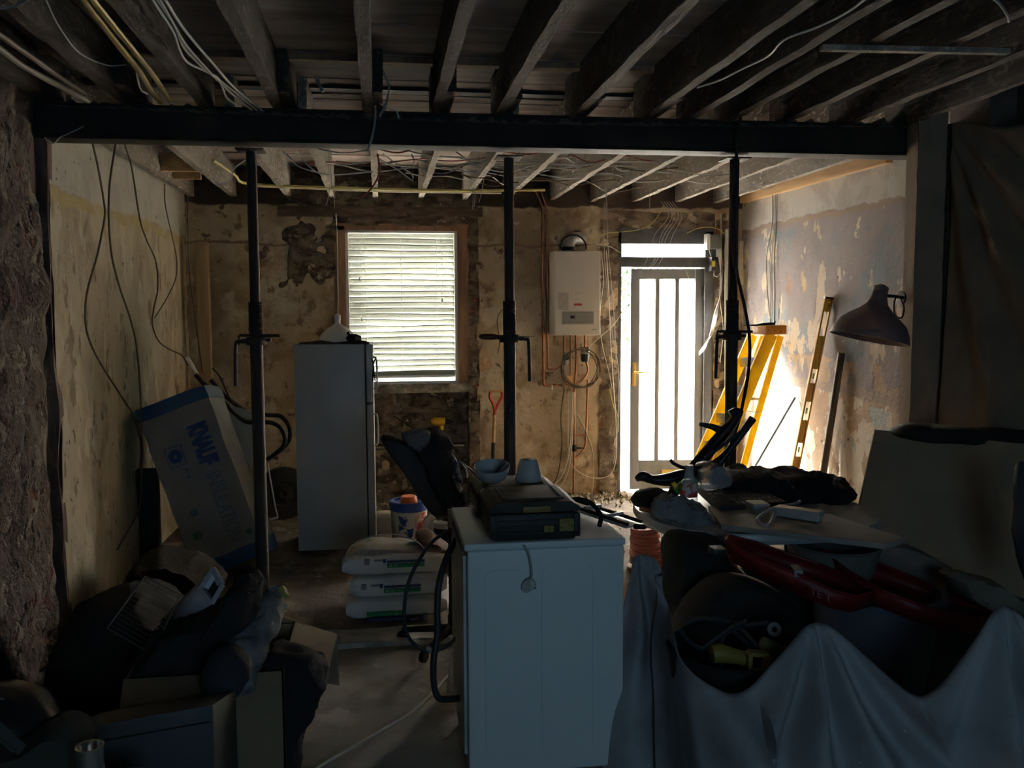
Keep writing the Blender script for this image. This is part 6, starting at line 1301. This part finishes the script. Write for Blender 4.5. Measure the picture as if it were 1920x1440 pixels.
for (y_, dz, lab) in ((166, 0, 'dark pipe crossing above the beam between the joist ends, upper of two'), (178, 0, 'dark pipe crossing above the beam between the joist ends, lower of two')):
    a, b = P(560, y_ - 6, 5.35), P(1200, y_ + 8, 5.35); o = MB().tube([a, a.lerp(b, .3) + Vector((0, 0, .008)), a.lerp(b, .7) - Vector((0, 0, .006)), b], .013, n=8, smooth=4).build('crossing_pipe', m_steel); tag(o, lab, 'pipe')
o = MB().tube([P(575, 116, 4.9), P(625, 118, 4.9)], .008, n=8).build('pipe_stub', m_greyc); tag(o, 'short pale pipe stub under the boards above the beam, left of the middle', 'pipe')
o = MB().tube([P(590, 135, 5.0), P(598, 158, 5.0), P(606, 172, 5.0)], .009, n=8).build('pipe_stub', m_greyc); tag(o, 'short slanting pipe stub just above the beam, left of the hanging cable', 'pipe')

T1('dark_floor_filler', lens([(150, 1140), (215, 1105), (290, 1108), (340, 1150), (320, 1255), (250, 1295), (170, 1310), (100, 1290), (120, 1195)], 3.85, .55, .7, amp=.03, sc=8, n=90, rings=16, seed=31), mat('near black filler', (.020, .017, .014), .9, bump=.5), 'near black filler shape added under the wire rack to darken the left floor', 'tarpaulin')  # invented dark mass, added to darken this side of the floor
T1('low_dark_filler', lens([(250, 1060), (300, 1035), (360, 1050), (400, 1075), (420, 1100), (330, 1120), (240, 1115)], 5.0, .5, .7, amp=.03, sc=9, n=80, seed=33), mat('dark brown filler', (.028, .021, .016), .95, bump=.8), 'low dark filler shape added to darken the floor at the foot of the left wall', 'dark filler')  # another added dark mass, makes the floor by the wall read darker
# ================================================================ RUBBLE
rb = MB(); rnd = random.Random(5)
def chip(x, y, r, z=0):
    ico = [Vector(p).normalized() for p in ((1, 0, 0), (-1, 0, 0), (0, 1, 0), (0, -1, 0), (0, 0, 1), (0, 0, -1))]
    k = [p * r * rnd.uniform(.6, 1.3) for p in ico]; c = Vector((x, y, z + r * .4)); rb.add([c + Matrix.Rotation(rnd.random() * 6, 3, 'Z') @ p for p in k], [(0, 2, 4), (2, 1, 4), (1, 3, 4), (3, 0, 4), (2, 0, 5), (1, 2, 5), (3, 1, 5), (0, 3, 5)])
for i in range(900):
    x = rnd.uniform(-.2, 2.2); chip(x, YF - abs(rnd.gauss(0, .16)) - .02, rnd.uniform(.004, .022) * (1.4 if x > 1 else .8))
for i in range(350): chip(rnd.uniform(1.1, 3.2), rnd.uniform(5.3, 7.9), rnd.uniform(.003, .012))
for i in range(250): chip(rnd.uniform(-1.5, 1), rnd.uniform(4.9, 7.6), rnd.uniform(.003, .010))
for i in range(160): chip(XR - abs(rnd.gauss(0, .1)) - .02, rnd.uniform(5.2, 7.9), rnd.uniform(.005, .02))
tag(rb.build('rubble', mat('plaster rubble', (.45, .38, .29), .95, col2=(.28, .22, .16), scale=9), ang=.1), 'broken plaster crumbs scattered over the kitchen floor', 'rubble', kind='stuff')
# ---------------------------------------------------------------- put every thing's origin at its base
bpy.context.view_layer.update()
kids = {}
for o in bpy.data.objects:
    if o.parent: kids.setdefault(o.parent.name, []).append(o)
def desc(o):
    r = [o]
    for c in kids.get(o.name, []): r += desc(c)
    return r
shifted = {}
for o in [x for x in bpy.data.objects if x.parent is None and x.type in ('MESH', 'EMPTY') and x.get('kind') != 'structure']:
    ds = [d for d in desc(o) if d.type == 'MESH']
    if not ds: continue
    if ds[0].data.name in shifted: base = shifted[ds[0].data.name]
    else:
        cs = [v.co for d in ds for v in d.data.vertices]
        if not cs: continue
        xs = [c.x for c in cs]; ys = [c.y for c in cs]; zs = [c.z for c in cs]
        base = Vector(((min(xs) + max(xs)) / 2, (min(ys) + max(ys)) / 2, min(zs)))
        for d in ds:
            if d.data.name not in shifted:
                d.data.transform(Matrix.Translation(-base)); shifted[d.data.name] = base
    o.location = o.location + o.rotation_euler.to_matrix() @ base
